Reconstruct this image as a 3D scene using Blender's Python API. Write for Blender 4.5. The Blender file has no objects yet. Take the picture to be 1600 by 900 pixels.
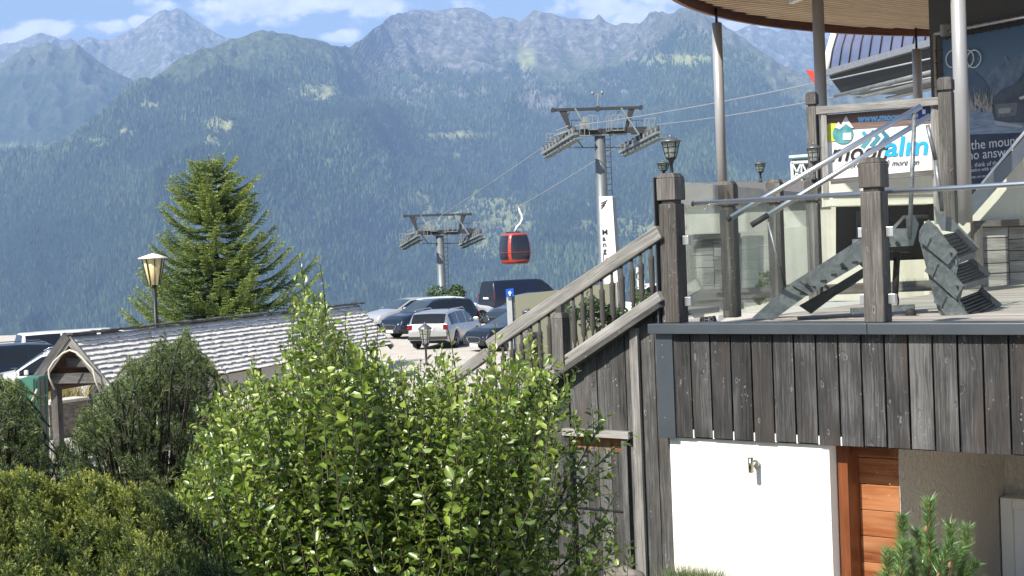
import bpy, bmesh, math, random
import numpy as np
from mathutils import Vector, Matrix

# ------------------------------------------------------------------ camera, sky, sun, exposure
F = 2200.0                       # focal length in pixels of the 1600 px wide photograph
TH = math.radians(2.3)           # camera roll
PIT = math.atan(55 / F)          # camera pitch (down)
CR = Vector((1, 0, 0)); CD = Vector((0, -math.sin(PIT), -math.cos(PIT))); CF = Vector((0, math.cos(PIT), -math.sin(PIT)))
SC = bpy.context.scene
cam_data = bpy.data.cameras.new('camera'); cam = bpy.data.objects.new('camera', cam_data)
SC.collection.objects.link(cam); SC.camera = cam
cx = CR * math.cos(TH) + CD * math.sin(TH)
cy = -(-CR * math.sin(TH) + CD * math.cos(TH))
cz = -CF
cam.matrix_world = Matrix(((cx.x, cy.x, cz.x, 0), (cx.y, cy.y, cz.y, 0), (cx.z, cy.z, cz.z, 0), (0, 0, 0, 1)))
cam_data.sensor_width = 36; cam_data.lens = 36 * F / 1600
cam_data.clip_start = 0.1; cam_data.clip_end = 60000

SUN_EL = math.radians(43); SUN_AZ = math.atan2(-0.68, -0.73)     # azimuth from +Y towards +X
world = bpy.data.worlds.new('World'); SC.world = world; world.use_nodes = True

def build_world():
    nt = world.node_tree; N = nt.nodes; L = nt.links; N.clear()
    out = N.new('ShaderNodeOutputWorld')
    sky = N.new('ShaderNodeTexSky'); sky.sky_type = 'NISHITA'; sky.sun_disc = False
    sky.sun_elevation = SUN_EL; sky.sun_rotation = SUN_AZ % (2 * math.pi)
    sky.altitude = 1500; sky.air_density = 1.0; sky.dust_density = 3.0; sky.ozone_density = 1.0
    b1 = N.new('ShaderNodeBackground'); b1.inputs[1].default_value = 0.078
    L.new(sky.outputs[0], b1.inputs[0])
    # clouds: far cumulus defined on the sky by direction
    tc = N.new('ShaderNodeTexCoord'); sep = N.new('ShaderNodeSeparateXYZ'); L.new(tc.outputs['Generated'], sep.inputs[0])
    def M(op, a, b=None, c=None):
        n = N.new('ShaderNodeMath'); n.operation = op
        for i, v in enumerate((a, b, c)):
            if v is None: continue
            if isinstance(v, (int, float)): n.inputs[i].default_value = v
            else: L.new(v, n.inputs[i])
        return n.outputs[0]
    ym = M('MAXIMUM', sep.outputs[1], 0.05)
    X = M('DIVIDE', sep.outputs[0], ym); Z = M('DIVIDE', sep.outputs[2], ym)
    cmb = N.new('ShaderNodeCombineXYZ'); L.new(X, cmb.inputs[0]); L.new(M('MULTIPLY', Z, 1.5), cmb.inputs[1])
    nz = N.new('ShaderNodeTexNoise'); nz.inputs['Scale'].default_value = 26; nz.inputs['Detail'].default_value = 9; nz.inputs['Roughness'].default_value = 0.6
    L.new(cmb.outputs[0], nz.inputs['Vector'])
    blobs = [(70, 46, 62, 17), (10, 60, 30, 20), (165, 40, 40, 14), (430, 2, 190, 34), (560, -10, 170, 40), (535, 58, 34, 12),
             (925, 14, 85, 32), (1000, 28, 70, 38), (1040, -10, 80, 30), (1160, 40, 75, 22), (600, -60, 300, 30), (220, 34, 22, 10)]
    tot = None
    for (px, py, rx, ry) in blobs:
        dx, dy = px - 800, py - 450
        u = dx * math.cos(TH) - dy * math.sin(TH); v = dx * math.sin(TH) + dy * math.cos(TH)
        r = CF * F + CR * u + CD * v
        ax, az = r.x / r.y, r.z / r.y
        e1 = M('DIVIDE', M('SUBTRACT', X, ax), rx / F); e2 = M('DIVIDE', M('SUBTRACT', Z, az), ry / F)
        d = M('SQRT', M('ADD', M('MULTIPLY', e1, e1), M('MULTIPLY', e2, e2)))
        s = M('SUBTRACT', 1.0, d)
        tot = s if tot is None else M('MAXIMUM', tot, s)
    fac = M('ADD', M('MULTIPLY', tot, 0.62), M('MULTIPLY', M('SUBTRACT', nz.outputs[0], 0.5), 2.0))
    mr = N.new('ShaderNodeMapRange'); mr.interpolation_type = 'SMOOTHSTEP'
    L.new(fac, mr.inputs[0]); mr.inputs[1].default_value = 0.0; mr.inputs[2].default_value = 0.36; mr.inputs[4].default_value = 0.92
    b2 = N.new('ShaderNodeBackground'); b2.inputs[0].default_value = (0.96, 0.95, 0.94, 1); b2.inputs[1].default_value = 0.7
    nz2 = N.new('ShaderNodeTexNoise'); nz2.inputs['Scale'].default_value = 60; nz2.inputs['Detail'].default_value = 5; L.new(cmb.outputs[0], nz2.inputs['Vector'])
    L.new(M('ADD', M('MULTIPLY', nz2.outputs[0], 0.7), 0.42), b2.inputs[1])
    mx = N.new('ShaderNodeMixShader'); L.new(mr.outputs[0], mx.inputs[0]); L.new(b1.outputs[0], mx.inputs[1]); L.new(b2.outputs[0], mx.inputs[2])
    L.new(mx.outputs[0], out.inputs[0])
build_world()
world.cycles.sampling_method = 'MANUAL'; world.cycles.sample_map_resolution = 512

sun_data = bpy.data.lights.new('sun', 'SUN'); sun = bpy.data.objects.new('sun', sun_data); SC.collection.objects.link(sun)
sun_data.energy = 5.0; sun_data.angle = math.radians(0.53); sun_data.color = (1.0, 0.95, 0.87)
to_sun = Vector((math.sin(SUN_AZ) * math.cos(SUN_EL), math.cos(SUN_AZ) * math.cos(SUN_EL), math.sin(SUN_EL)))
sun.rotation_euler = to_sun.to_track_quat('Z', 'Y').to_euler()

SC.view_settings.view_transform = 'Standard'; SC.view_settings.look = 'None'
SC.view_settings.exposure = 1.0; SC.view_settings.gamma = 1.0; SC.view_settings.use_curve_mapping = False
SC.render.engine = 'CYCLES'
SC.cycles.max_bounces = 6; SC.cycles.diffuse_bounces = 2; SC.cycles.glossy_bounces = 3; SC.cycles.transmission_bounces = 4
SC.cycles.transparent_max_bounces = 12; SC.cycles.volume_bounces = 1; SC.cycles.use_denoising = True
SC.cycles.caustics_reflective = False; SC.cycles.caustics_refractive = False

# ------------------------------------------------------------------ helpers
def ray(px, py):
    dx, dy = px - 800, py - 450
    u = dx * math.cos(TH) - dy * math.sin(TH); v = dx * math.sin(TH) + dy * math.cos(TH)
    return CF * F + CR * u + CD * v
def P(px, py, D):
    """world point at depth D (metres along +Y) seen at pixel px, py of the photograph"""
    r = ray(px, py); return r * (D / r.y)
def PZ(px, py, z):
    r = ray(px, py); return r * (z / r.z)
def PPL(px, py, o, n):
    """point of the plane through o with normal n"""
    r = ray(px, py); return r * (o.dot(n) / r.dot(n))

def tag(o, label=None, cat=None, group=None, kind=None):
    if label: o['label'] = label
    if cat: o['category'] = cat
    if group: o['group'] = group
    if kind: o['kind'] = kind
    return o
def empty(name, loc, label, cat, group=None):
    o = bpy.data.objects.new(name, None); SC.collection.objects.link(o); o.location = loc; o.empty_display_size = 0.2
    return tag(o, label, cat, group)
def link(name, me, mat=None, parent=None, label=None):
    o = bpy.data.objects.new(name, me); SC.collection.objects.link(o)
    if mat is not None: me.materials.append(mat)
    if parent is not None: setp(o, parent)
    if label: o['label'] = label
    return o
WM = {}
def wmat(o):
    m = o.matrix_basis.copy(); p = o.parent
    while p is not None:
        m = p.matrix_basis @ o.matrix_parent_inverse @ m if p is o.parent else m
        break
    return m
def full(o):
    if o.parent is None: return o.matrix_basis.copy()
    return full(o.parent) @ o.matrix_parent_inverse @ o.matrix_basis
def setp(o, parent):
    o.parent = parent; o.matrix_parent_inverse = full(parent).inverted()
def kids(o): return [c for c in SC.objects if c.parent is o]
def copy_tree(o, parent=None):
    c = o.copy(); SC.collection.objects.link(c)
    if parent is not None: c.parent = parent
    for ch in kids(o): copy_tree(ch, c)
    return c

rng = random.Random(7)
class MB:
    """collects boxes, bars, tubes and prisms, builds them as ONE mesh object (with uv along the grain and a random value per piece)"""
    def __init__(s): s.v = []; s.f = []; s.uv = []; s.sm = []; s.pc = []
    def face(s, idx, uvs, smooth=False): s.f.append(idx); s.uv.append(uvs); s.sm.append(smooth)
    def bar(s, a, b, w, h, up=(0, 0, 1), taper=1.0, off=(0, 0)):
        """box from a to b, width w sideways, height h along up"""
        s.pc.append((len(s.v), len(s.f)))
        a = Vector(a); b = Vector(b); d = (b - a); L = d.length; d.normalize(); up = Vector(up)
        side = d.cross(up)
        if side.length < 1e-5: side = d.cross(Vector((1, 0, 0)))
        side.normalize(); u2 = side.cross(d).normalized()
        o = side * off[0] + u2 * off[1]
        ru, rv = rng.uniform(0, 90), rng.uniform(0, 90); n = len(s.v)
        for (p, t) in ((a, 1.0), (b, taper)):
            for (i, j) in ((-1, -1), (1, -1), (1, 1), (-1, 1)):
                s.v.append(p + o + side * (i * w * t / 2) + u2 * (j * h * t / 2))
        acc = 0
        for k, wd in ((0, w), (1, h), (2, w), (3, h)):
            k2 = (k + 1) % 4
            s.face((n + k, n + k2, n + 4 + k2, n + 4 + k), ((ru, rv + acc), (ru, rv + acc + wd), (ru + L, rv + acc + wd), (ru + L, rv + acc)))
            acc += wd + 0.37
        s.face((n + 3, n + 2, n + 1, n), ((ru, rv), (ru, rv + w), (ru + h, rv + w), (ru + h, rv)))
        s.face((n + 4, n + 5, n + 6, n + 7), ((ru, rv), (ru, rv + w), (ru + h, rv + w), (ru + h, rv)))
        return s
    def box(s, c, sx, sy, sz, rot=0.0):
        c = Vector(c); up = Vector((0, 1, 0)); up.rotate(Matrix.Rotation(rot, 3, 'Z'))
        # length along z if tallest
        if sz >= sx and sz >= sy:
            s.bar(c - Vector((0, 0, sz / 2)), c + Vector((0, 0, sz / 2)), sx, sy, up)
        else:
            d = Vector((math.cos(rot), math.sin(rot), 0))
            s.bar(c - d * sx / 2, c + d * sx / 2, sy, sz)
        return s
    def tube(s, pts, r, n=10, caps=True, r2=None):
        s.pc.append((len(s.v), len(s.f)))
        pts = [Vector(p) for p in pts]; N = len(pts); base = len(s.v); ru = rng.uniform(0, 90); acc = 0; rings = []
        prev = None
        for i, p in enumerate(pts):
            d = (pts[min(i + 1, N - 1)] - pts[max(i - 1, 0)]).normalized()
            if prev is None:
                sd = d.cross(Vector((0, 0, 1)))
                if sd.length < 1e-3: sd = d.cross(Vector((1, 0, 0)))
            else: sd = prev - d * prev.dot(d)
            sd.normalize(); prev = sd; u = d.cross(sd)
            rr = (r[i] if isinstance(r, (list, tuple)) else (r if r2 is None else r + (r2 - r) * i / (N - 1)))
            rings.append((len(s.v), acc))
            for k in range(n):
                a = 2 * math.pi * k / n; s.v.append(p + sd * (math.cos(a) * rr) + u * (math.sin(a) * rr))
            if i < N - 1: acc += (pts[i + 1] - p).length
        for i in range(N - 1):
            b0, a0 = rings[i]; b1, a1 = rings[i + 1]
            for k in range(n):
                k2 = (k + 1) % n
                s.face((b0 + k, b0 + k2, b1 + k2, b1 + k), ((ru + a0, k * .1), (ru + a0, k * .1 + .1), (ru + a1, k * .1 + .1), (ru + a1, k * .1)), True)
        if caps:
            s.face(tuple(rings[0][0] + k for k in reversed(range(n))), [(0, 0)] * n); s.face(tuple(rings[-1][0] + k for k in range(n)), [(0, 0)] * n)
        return s
    def lathe(s, c, prof, n=12, axis=(0, 0, 1), rotz=0.0):
        """prof: (radius, height) pairs about axis through c"""
        s.pc.append((len(s.v), len(s.f)))
        c = Vector(c); ax = Vector(axis).normalized(); sd = ax.cross(Vector((0, 1, 0)))
        if sd.length < 1e-3: sd = ax.cross(Vector((1, 0, 0)))
        sd.normalize(); u = ax.cross(sd); rings = []
        for (r, h) in prof:
            rings.append(len(s.v))
            for k in range(n):
                a = 2 * math.pi * k / n + rotz; s.v.append(c + ax * h + sd * (math.cos(a) * r) + u * (math.sin(a) * r))
        for i in range(len(prof) - 1):
            for k in range(n):
                k2 = (k + 1) % n
                s.face((rings[i] + k, rings[i] + k2, rings[i + 1] + k2, rings[i + 1] + k), [(prof[i][1], k * .1), (prof[i][1], k * .1 + .1), (prof[i + 1][1], k * .1 + .1), (prof[i + 1][1], k * .1)], n > 6)
        s.face(tuple(rings[0] + k for k in reversed(range(n))), [(0, 0)] * n); s.face(tuple(rings[-1] + k for k in range(n)), [(0, 0)] * n)
        return s
    def prism(s, poly, ext, grain=None):
        """polygon of points (any plane) extruded by the vector ext"""
        s.pc.append((len(s.v), len(s.f)))
        poly = [Vector(p) for p in poly]; ext = Vector(ext); n = len(poly); b = len(s.v)
        nrm = Vector((0, 0, 0))
        for i in range(n): nrm += poly[i].cross(poly[(i + 1) % n])
        if nrm.dot(ext) < 0: poly.reverse()
        nn = ext.normalized(); e1 = (poly[1] - poly[0]).normalized() if grain is None else (Vector(grain) - nn * Vector(grain).dot(nn)).normalized(); e2 = nn.cross(e1)
        s.v += [p.copy() for p in poly] + [p + ext for p in poly]
        uv = [((p - poly[0]).dot(e1), (p - poly[0]).dot(e2)) for p in poly]; r = rng.uniform(0, 50)
        uv = [(a + r, c + r) for a, c in uv]
        s.face(tuple(b + i for i in reversed(range(n))), list(reversed(uv))); s.face(tuple(b + n + i for i in range(n)), uv)
        for i in range(n):
            j = (i + 1) % n; l = (poly[j] - poly[i]).length; h = ext.length
            s.face((b + i, b + j, b + n + j, b + n + i), ((r, r), (r + l, r), (r + l, r + h), (r, r + h)))
        return s
    def quad(s, a, b, c, d, nu=1, smooth=False):
        n = len(s.v); s.v += [Vector(a), Vector(b), Vector(c), Vector(d)]
        lu = (Vector(b) - Vector(a)).length; lv = (Vector(d) - Vector(a)).length; r = rng.uniform(0, 50)
        s.face((n, n + 1, n + 2, n + 3), ((r, r), (r + lu, r), (r + lu, r + lv), (r, r + lv)), smooth); return s
    def parts(s, name, mat, parent=None, bevel=0.0):
        """builds every collected piece as an object of its own"""
        P_ = s.pc + [(len(s.v), len(s.f))]
        for (v0, f0), (v1, f1) in zip(P_[:-1], P_[1:]):
            m = MB(); m.v = s.v[v0:v1]; m.f = [tuple(i - v0 for i in f) for f in s.f[f0:f1]]; m.uv = s.uv[f0:f1]; m.sm = s.sm[f0:f1]
            m.build(name, mat, parent, None, bevel)
    def build(s, name, mat, parent=None, label=None, bevel=0.0, origin=None):
        me = bpy.data.meshes.new(name)
        o3 = Vector((0, 0, 0)) if origin is None else Vector(origin)
        me.from_pydata([tuple(v - o3) for v in s.v], [], s.f)
        uvl = me.uv_layers.new(name='UVMap'); flat = [c for fu in s.uv for uv in fu for c in uv]
        uvl.data.foreach_set('uv', flat); me.polygons.foreach_set('use_smooth', s.sm); me.update()
        o = link(name, me, mat, None, label); o.location = o3
        if parent is not None: setp(o, parent)
        if bevel > 0:
            m = o.modifiers.new('bevel', 'BEVEL'); m.width = bevel; m.segments = 2; m.limit_method = 'ANGLE'; m.angle_limit = math.radians(50)
        return o

def np_mesh(name, V, Fc, mat, parent=None, smooth=False, attrs=None):
    """V: n x 3, Fc: m x k index array (tris or quads)"""
    me = bpy.data.meshes.new(name); V = np.asarray(V, dtype=np.float32); Fc = np.asarray(Fc, dtype=np.int32); m, k = Fc.shape
    me.vertices.add(len(V)); me.vertices.foreach_set('co', V.ravel())
    me.loops.add(m * k); me.loops.foreach_set('vertex_index', Fc.ravel())
    me.polygons.add(m); me.polygons.foreach_set('loop_start', np.arange(0, m * k, k, dtype=np.int32))
    if smooth: me.polygons.foreach_set('use_smooth', np.ones(m, dtype=bool))
    me.update(calc_edges=True)
    for an, (dom, arr) in (attrs or {}).items():
        at = me.attributes.new(an, 'FLOAT', dom); at.data.foreach_set('value', np.asarray(arr, dtype=np.float32).ravel())
    return link(name, me, mat, parent)

# ---- numpy noise
def _h(ix, iy, seed):
    h = (ix.astype(np.int64) * 374761393 + iy.astype(np.int64) * 668265263 + seed * 1442695041) & 0xFFFFFFFF
    h = ((h ^ (h >> 13)) * 1274126177) & 0xFFFFFFFF
    return ((h ^ (h >> 16)) & 0xFFFFFF) / float(0xFFFFFF)
def vnoise(x, y, seed=0):
    ix = np.floor(x); iy = np.floor(y); fx = x - ix; fy = y - iy
    fx = fx * fx * fx * (fx * (fx * 6 - 15) + 10); fy = fy * fy * fy * (fy * (fy * 6 - 15) + 10)
    a = _h(ix, iy, seed); b = _h(ix + 1, iy, seed); c = _h(ix, iy + 1, seed); d = _h(ix + 1, iy + 1, seed)
    return (a + (b - a) * fx) * (1 - fy) + (c + (d - c) * fx) * fy
def fbm(x, y, o=5, seed=0, g=0.5):
    t = 0; a = 1; s = 0
    for i in range(o): t = t + a * (vnoise(x, y, seed + i * 17) * 2 - 1); s += a; a *= g; x = x * 2.03 + 3.1; y = y * 2.03 - 1.7
    return t / s
def ridged(x, y, o=5, seed=0, g=0.5):
    t = 0; a = 1; s = 0
    for i in range(o):
        n = 1 - np.abs(vnoise(x, y, seed + i * 17) * 2 - 1); t = t + a * n * n; s += a; a *= g; x = x * 2.07 + 3.1; y = y * 2.07 - 1.7
    return t / s

# ------------------------------------------------------------------ materials
class NT:
    def __init__(s, name, rough=0.6, metal=0.0, spec=0.5):
        s.m = bpy.data.materials.new(name); s.m.use_nodes = True; s.t = s.m.node_tree; s.N = s.t.nodes
        s.b = s.N['Principled BSDF']; s.out = s.N['Material Output']
        s.b.inputs['Roughness'].default_value = rough; s.b.inputs['Metallic'].default_value = metal
        s.b.inputs['Specular IOR Level'].default_value = spec
    def L(s, a, b): s.t.links.new(a, b)
    def n(s, t, **k):
        n = s.N.new(t)
        for a, v in k.items(): setattr(n, a, v)
        return n
    def math(s, op, a, b=None, c=None, clamp=False):
        n = s.n('ShaderNodeMath', operation=op, use_clamp=clamp)
        for i, v in enumerate((a, b, c)):
            if v is None: continue
            if isinstance(v, (int, float)): n.inputs[i].default_value = v
            else: s.L(v, n.inputs[i])
        return n.outputs[0]
    def co(s, kind='Object', scale=(1, 1, 1), rot=(0, 0, 0)):
        tc = s.n('ShaderNodeTexCoord'); mp = s.n('ShaderNodeMapping'); mp.inputs['Scale'].default_value = scale; mp.inputs['Rotation'].default_value = rot
        s.L(tc.outputs[kind], mp.inputs[0]); return mp.outputs[0]
    def noise(s, vec, scale=5, detail=4, rough=0.5, dist=0.0):
        n = s.n('ShaderNodeTexNoise'); n.inputs['Scale'].default_value = scale; n.inputs['Detail'].default_value = detail
        n.inputs['Roughness'].default_value = rough; n.inputs['Distortion'].default_value = dist; s.L(vec, n.inputs['Vector']); return n.outputs[0]
    def voro(s, vec, scale=5, feature='F1'):
        n = s.n('ShaderNodeTexVoronoi', feature=feature); n.inputs['Scale'].default_value = scale; s.L(vec, n.inputs['Vector']); return n
    def ramp(s, fac, stops):
        n = s.n('ShaderNodeValToRGB'); e = n.color_ramp.elements
        while len(e) < len(stops): e.new(0.5)
        for i, (p, c) in enumerate(stops):
            e[i].position = p; e[i].color = (c if len(c) == 4 else (*c, 1)) if not isinstance(c, (int, float)) else (c, c, c, 1)
        s.L(fac, n.inputs[0]); return n.outputs[0]
    def mix(s, fac, a, b, mode='MIX'):
        n = s.n('ShaderNodeMix', data_type='RGBA', blend_type=mode)
        for sock, v in ((n.inputs[0], fac), (n.inputs[6], a), (n.inputs[7], b)):
            if isinstance(v, (int, float)): sock.default_value = v
            elif isinstance(v, tuple): sock.default_value = (*v, 1) if len(v) == 3 else v
            else: s.L(v, sock)
        return n.outputs[2]
    def base(s, c):
        if isinstance(c, tuple): s.b.inputs['Base Color'].default_value = (*c, 1)
        else: s.L(c, s.b.inputs['Base Color'])
    def bump(s, h, strength=0.3, dist=0.01):
        n = s.n('ShaderNodeBump'); n.inputs['Strength'].default_value = strength; n.inputs['Distance'].default_value = dist
        s.L(h, n.inputs['Height']); s.L(n.outputs[0], s.b.inputs['Normal'])
    def rough(s, v): s.L(v, s.b.inputs['Roughness'])
    def attr(s, name):
        n = s.n('ShaderNodeAttribute'); n.attribute_name = name; return n.outputs['Fac']

def simple(name, c, rough=0.6, metal=0.0, var=0.12, scale=6.0, bump=0.0, spec=0.5, coat=0.0):
    t = NT(name, rough, metal, spec); v = t.co('Object')
    n1 = t.noise(v, scale, 6, 0.6); lo = tuple(x * (1 - var) for x in c); hi = tuple(min(1, x * (1 + var)) for x in c)
    t.base(t.ramp(n1, [(0.3, lo), (0.7, hi)]))
    if bump: t.bump(t.noise(v, scale * 6, 4), bump, 0.01)
    if coat: t.b.inputs['Coat Weight'].default_value = coat; t.b.inputs['Coat Roughness'].default_value = 0.03
    return t.m

def wood(name, dark, mid, light, knots=0.5, brown=None, rough=0.75, grain=1.0, bump=0.5):
    """weathered board, grain along u of the uv map"""
    t = NT(name, rough, 0, 0.3); uv = t.co('UV')
    # per board tone
    tone = t.noise(t.co('UV', (0.05, 0.9, 1)), 2.2, 1)
    warp = t.noise(t.co('UV', (2.0, 5, 1)), 1.5, 3)
    sep = t.n('ShaderNodeSeparateXYZ'); t.L(uv, sep.inputs[0])
    vv = t.math('ADD', sep.outputs[1], t.math('MULTIPLY', warp, 0.05))
    # knots
    kuv = t.n('ShaderNodeVectorMath', operation='ADD'); t.L(t.co('UV', (5.0, 11, 1)), kuv.inputs[0])
    nzc = t.n('ShaderNodeTexNoise'); nzc.inputs['Scale'].default_value = 14; nzc.inputs['Detail'].default_value = 4; t.L(uv, nzc.inputs['Vector'])
    sca = t.n('ShaderNodeVectorMath', operation='SCALE'); t.L(nzc.outputs['Color'], sca.inputs[0]); sca.inputs['Scale'].default_value = 0.30; t.L(sca.outputs[0], kuv.inputs[1])
    kv = t.voro(kuv.outputs[0], 1.0); kd = kv.outputs['Distance']
    kmask = t.ramp(kd, [(0.0, 1.0), (0.16, 0.8), (0.33, 0.0)])
    ksel = t.ramp(t.math('FRACT', t.math('MULTIPLY', kv.outputs['Color'], 7.3)), [(1 - knots - 0.02, 0.0), (1 - knots, 1.0)])
    ksel.node.color_ramp.interpolation = 'CONSTANT'
    kk = t.math('MULTIPLY', kmask, ksel)
    vv2 = t.math('ADD', vv, t.math('MULTIPLY', t.math('MULTIPLY', kk, t.math('SINE', t.math('MULTIPLY', kd, 9.0))), 0.035))
    cb = t.n('ShaderNodeCombineXYZ'); t.L(t.math('MULTIPLY', sep.outputs[0], 1.6), cb.inputs[0]); t.L(t.math('MULTIPLY', vv2, 70 * grain), cb.inputs[1])
    g1 = t.noise(cb.outputs[0], 1.0, 5, 0.65)
    cb2 = t.n('ShaderNodeCombineXYZ'); t.L(t.math('MULTIPLY', sep.outputs[0], 3.0), cb2.inputs[0]); t.L(t.math('MULTIPLY', vv2, 260 * grain), cb2.inputs[1])
    g2 = t.noise(cb2.outputs[0], 1.0, 3, 0.6)
    blot = t.noise(t.co('UV', (2.0, 7, 1)), 1.3, 4, 0.6)
    f = t.math('ADD', t.math('ADD', t.math('MULTIPLY', g1, 0.42), t.math('MULTIPLY', g2, 0.25)), t.math('ADD', t.math('MULTIPLY', tone, 0.45), t.math('MULTIPLY', blot, 0.3)))
    col = t.ramp(t.math('SUBTRACT', f, 0.22), [(0.34, dark), (0.50, mid), (0.68, light)])
    if brown is not None:
        bn = t.noise(t.co('UV', (0.35, 2.2, 1)), 2.0, 3)
        col = t.mix(t.ramp(bn, [(0.52, 0.0), (0.68, 0.75)]), col, brown, 'MIX')
    col = t.mix(t.math('MULTIPLY', t.math('MULTIPLY', t.ramp(kd, [(0.05, 0.0), (0.085, 0.9), (0.15, 0.0)]), t.ramp(g1, [(0.4, 0.25), (0.6, 1.0)])), ksel), col, tuple(min(1, c * 1.25) for c in light))
    if knots > 0.2:      # clusters of small pin knots
        k2 = t.voro(t.co('UV', (26, 34, 1)), 1.0); cl2 = t.ramp(t.noise(t.co('UV', (1.6, 5, 1)), 1.7, 2), [(0.54, 0.0), (0.62, 1.0)])
        s2 = t.ramp(t.math('FRACT', t.math('MULTIPLY', k2.outputs['Color'], 5.1)), [(0.45, 0.0), (0.5, 1.0)])
        pm = t.math('MULTIPLY', t.math('MULTIPLY', cl2, s2), t.ramp(k2.outputs['Distance'], [(0.08, 1.0), (0.26, 0.0)]))
        col = t.mix(t.math('MULTIPLY', pm, 0.8), col, tuple(min(1, c * 1.5) for c in light))
        col = t.mix(t.math('MULTIPLY', pm, t.ramp(k2.outputs['Distance'], [(0.03, 1.0), (0.07, 0.0)])), col, dark)
    col = t.mix(t.math('MULTIPLY', t.ramp(kd, [(0.0, 1.0), (0.07, 0.0)]), ksel), col, tuple(c * 0.45 for c in dark))
    t.base(col)
    t.bump(t.math('ADD', t.math('ADD', g1, t.math('MULTIPLY', g2, 0.5)), t.math('MULTIPLY', kk, 0.6)), bump, 0.006)
    return t.m
# ------------------------------------------------------------------ far terrain
CREST = {
 'near': [(-260,300),(-120,262),(0,230),(60,222),(105,213),(140,189),(175,161),(210,131),(259,110),(280,94),(315,72),(350,60),(395,53),(448,49),(490,52),(546,68),(560,62),(599,31),(618,21),(660,8),(680,9),(729,6),(752,12),(771,23),(783,19),(810,31),(835,12),(866,21),(898,29),(928,34),(936,26),(945,35),(963,45),(999,41),(1015,26),(1045,28),(1061,17),(1075,15),(1103,25),(1127,40),(1155,60),(1197,84),(1222,100),(1264,112),(1330,135),(1420,150),(1560,165),(1760,190)],
 'far_right': [(1040,75),(1100,60),(1135,52),(1152,52),(1175,42),(1188,50),(1201,47),(1215,52),(1229,45),(1246,52),(1264,49),(1300,62),(1380,58),(1480,75),(1600,60),(1760,80)],
 'peak': [(-260,110),(-100,90),(0,75),(30,66),(56,58),(75,58),(87,61),(95,66),(110,64),(120,68),(140,57),(150,60),(168,61),(178,58),(195,50),(210,42),(225,30),(241,18),(250,12),(257,11),(265,16),(276,13),(290,20),(308,32),(330,46),(350,58),(420,100),(520,150),(640,200)],
 'mid': [(-260,150),(-120,120),(0,98),(18,86),(35,75),(55,76),(70,70),(84,74),(98,82),(108,80),(119,72),(133,84),(157,101),(180,116),(206,133),(240,165),(300,220),(380,300)],
}
RC = {'near': [(-260,5400),(100,5200),(350,6200),(546,6600),(640,8800),(960,8800),(1075,6800),(1270,6200),(1760,5600)],
      'far_right': [(1040,10800),(1760,10800)], 'peak': [(-260,10800),(640,10800)], 'mid': [(-260,7600),(380,7600)]}
BASE = {'near': (3000, -520), 'far_right': (7600, 0), 'peak': (7900, 0), 'mid': (5700, -250)}
def tab(pts, x): return np.interp(x, [p[0] for p in pts], [p[1] for p in pts])
SAMP = {}
def mountain(key, px0, px1, ncol, nrow, mat, amp, seed):
    px = np.linspace(px0, px1, ncol); py = tab(CREST[key], px); rc = tab(RC[key], px)
    # soften the distance of the crest
    k = np.ones(25) / 25; rc = np.convolve(np.pad(rc, 12, mode='edge'), k, mode='valid')
    az = []; el = []
    for a, b in zip(px, py):
        r = ray(a, b); az.append(r.x / r.y); el.append(r.z / r.y)
    az = np.array(az); el = np.array(el)
    rb, zb = BASE[key]
    t = np.concatenate([np.linspace(0, 1, nrow), 1 + np.linspace(0.02, 0.35, 14)])
    T, A = np.meshgrid(t, az, indexing='ij'); RCm = rc[None, :] + 0 * T; ZC = (el * rc)[None, :] + 0 * T
    R = rb + (RCm - rb) * T
    Tc = np.minimum(T, 1)
    Z = zb + (ZC - zb) * (0.82 * Tc + 0.18 * Tc ** 2.2)
    back = np.maximum(T - 1, 0); Z = Z - back * (ZC - zb) * 1.6
    X = A * R; Y = R
    wgt = np.sin(np.clip(Tc, 0, 1) * math.pi) ** 0.7
    wgt = np.where(T > 0.9, np.maximum(wgt, 0.17), wgt)
    # spurs running down the slope (sampled mostly along azimuth), plus isotropic relief
    ang = A * 9.0
    wx = fbm(X / 1500, Y / 1500, 4, seed + 5) * 0.55
    sp = ridged(ang * 0.9 + wx, R / 3200 + wx * 1.5, 3, seed, 0.4) - 0.45
    iso = ridged(X / 1000 + wx, Y / 1300 + wx, 6, seed + 9, 0.55) - 0.45
    fine = fbm(X / 160, Y / 160, 4, seed + 31, 0.6)
    Z = Z + wgt * amp * (sp * 1.0 + iso * 0.9) + wgt * 14 * fine * (1 + 1.0 * (T > 0.6))
    near1 = np.clip((T - 0.6) / 0.4, 0, 1) * np.clip((1.0 - T) / 0.03, 0.12, 1)
    rk = ridged(X / 210, Y / 210, 5, seed + 77, 0.6) - 0.5
    Z = Z + near1 * rk * amp * 0.55 + wgt * (ridged(X / 420 + wx, Y / 520, 4, seed + 131, 0.5) - 0.45) * amp * 0.38
    nr = len(t)
    V = np.stack([X, Y, Z], -1).reshape(-1, 3)
    idx = np.arange(nr * ncol).reshape(nr, ncol)
    Fq = np.stack([idx[:-1, :-1], idx[:-1, 1:], idx[1:, 1:], idx[1:, :-1]], -1).reshape(-1, 4)
    # cover masks
    elev = Z / np.maximum(R, 1)
    PXm = px[None, :] + 0 * T
    return V, Fq, X, Y, Z, R, T, PXm, A, px, az

def clearing(PX, EL, spots):
    m = np.zeros_like(PX)
    for (px, py, rx, ry, rot) in spots:
        r = ray(px, py); ez = r.z / r.y; a0 = r.x / r.y
        dx = (PX - px) / rx; dy = (EL - ez) * F / ry
        c, s = math.cos(rot), math.sin(rot); d = np.sqrt((dx * c - dy * s) ** 2 + (dx * s + dy * c) ** 2)
        m = np.maximum(m, np.clip(1.6 - d * 1.3, 0, 1))
    return m

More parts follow.
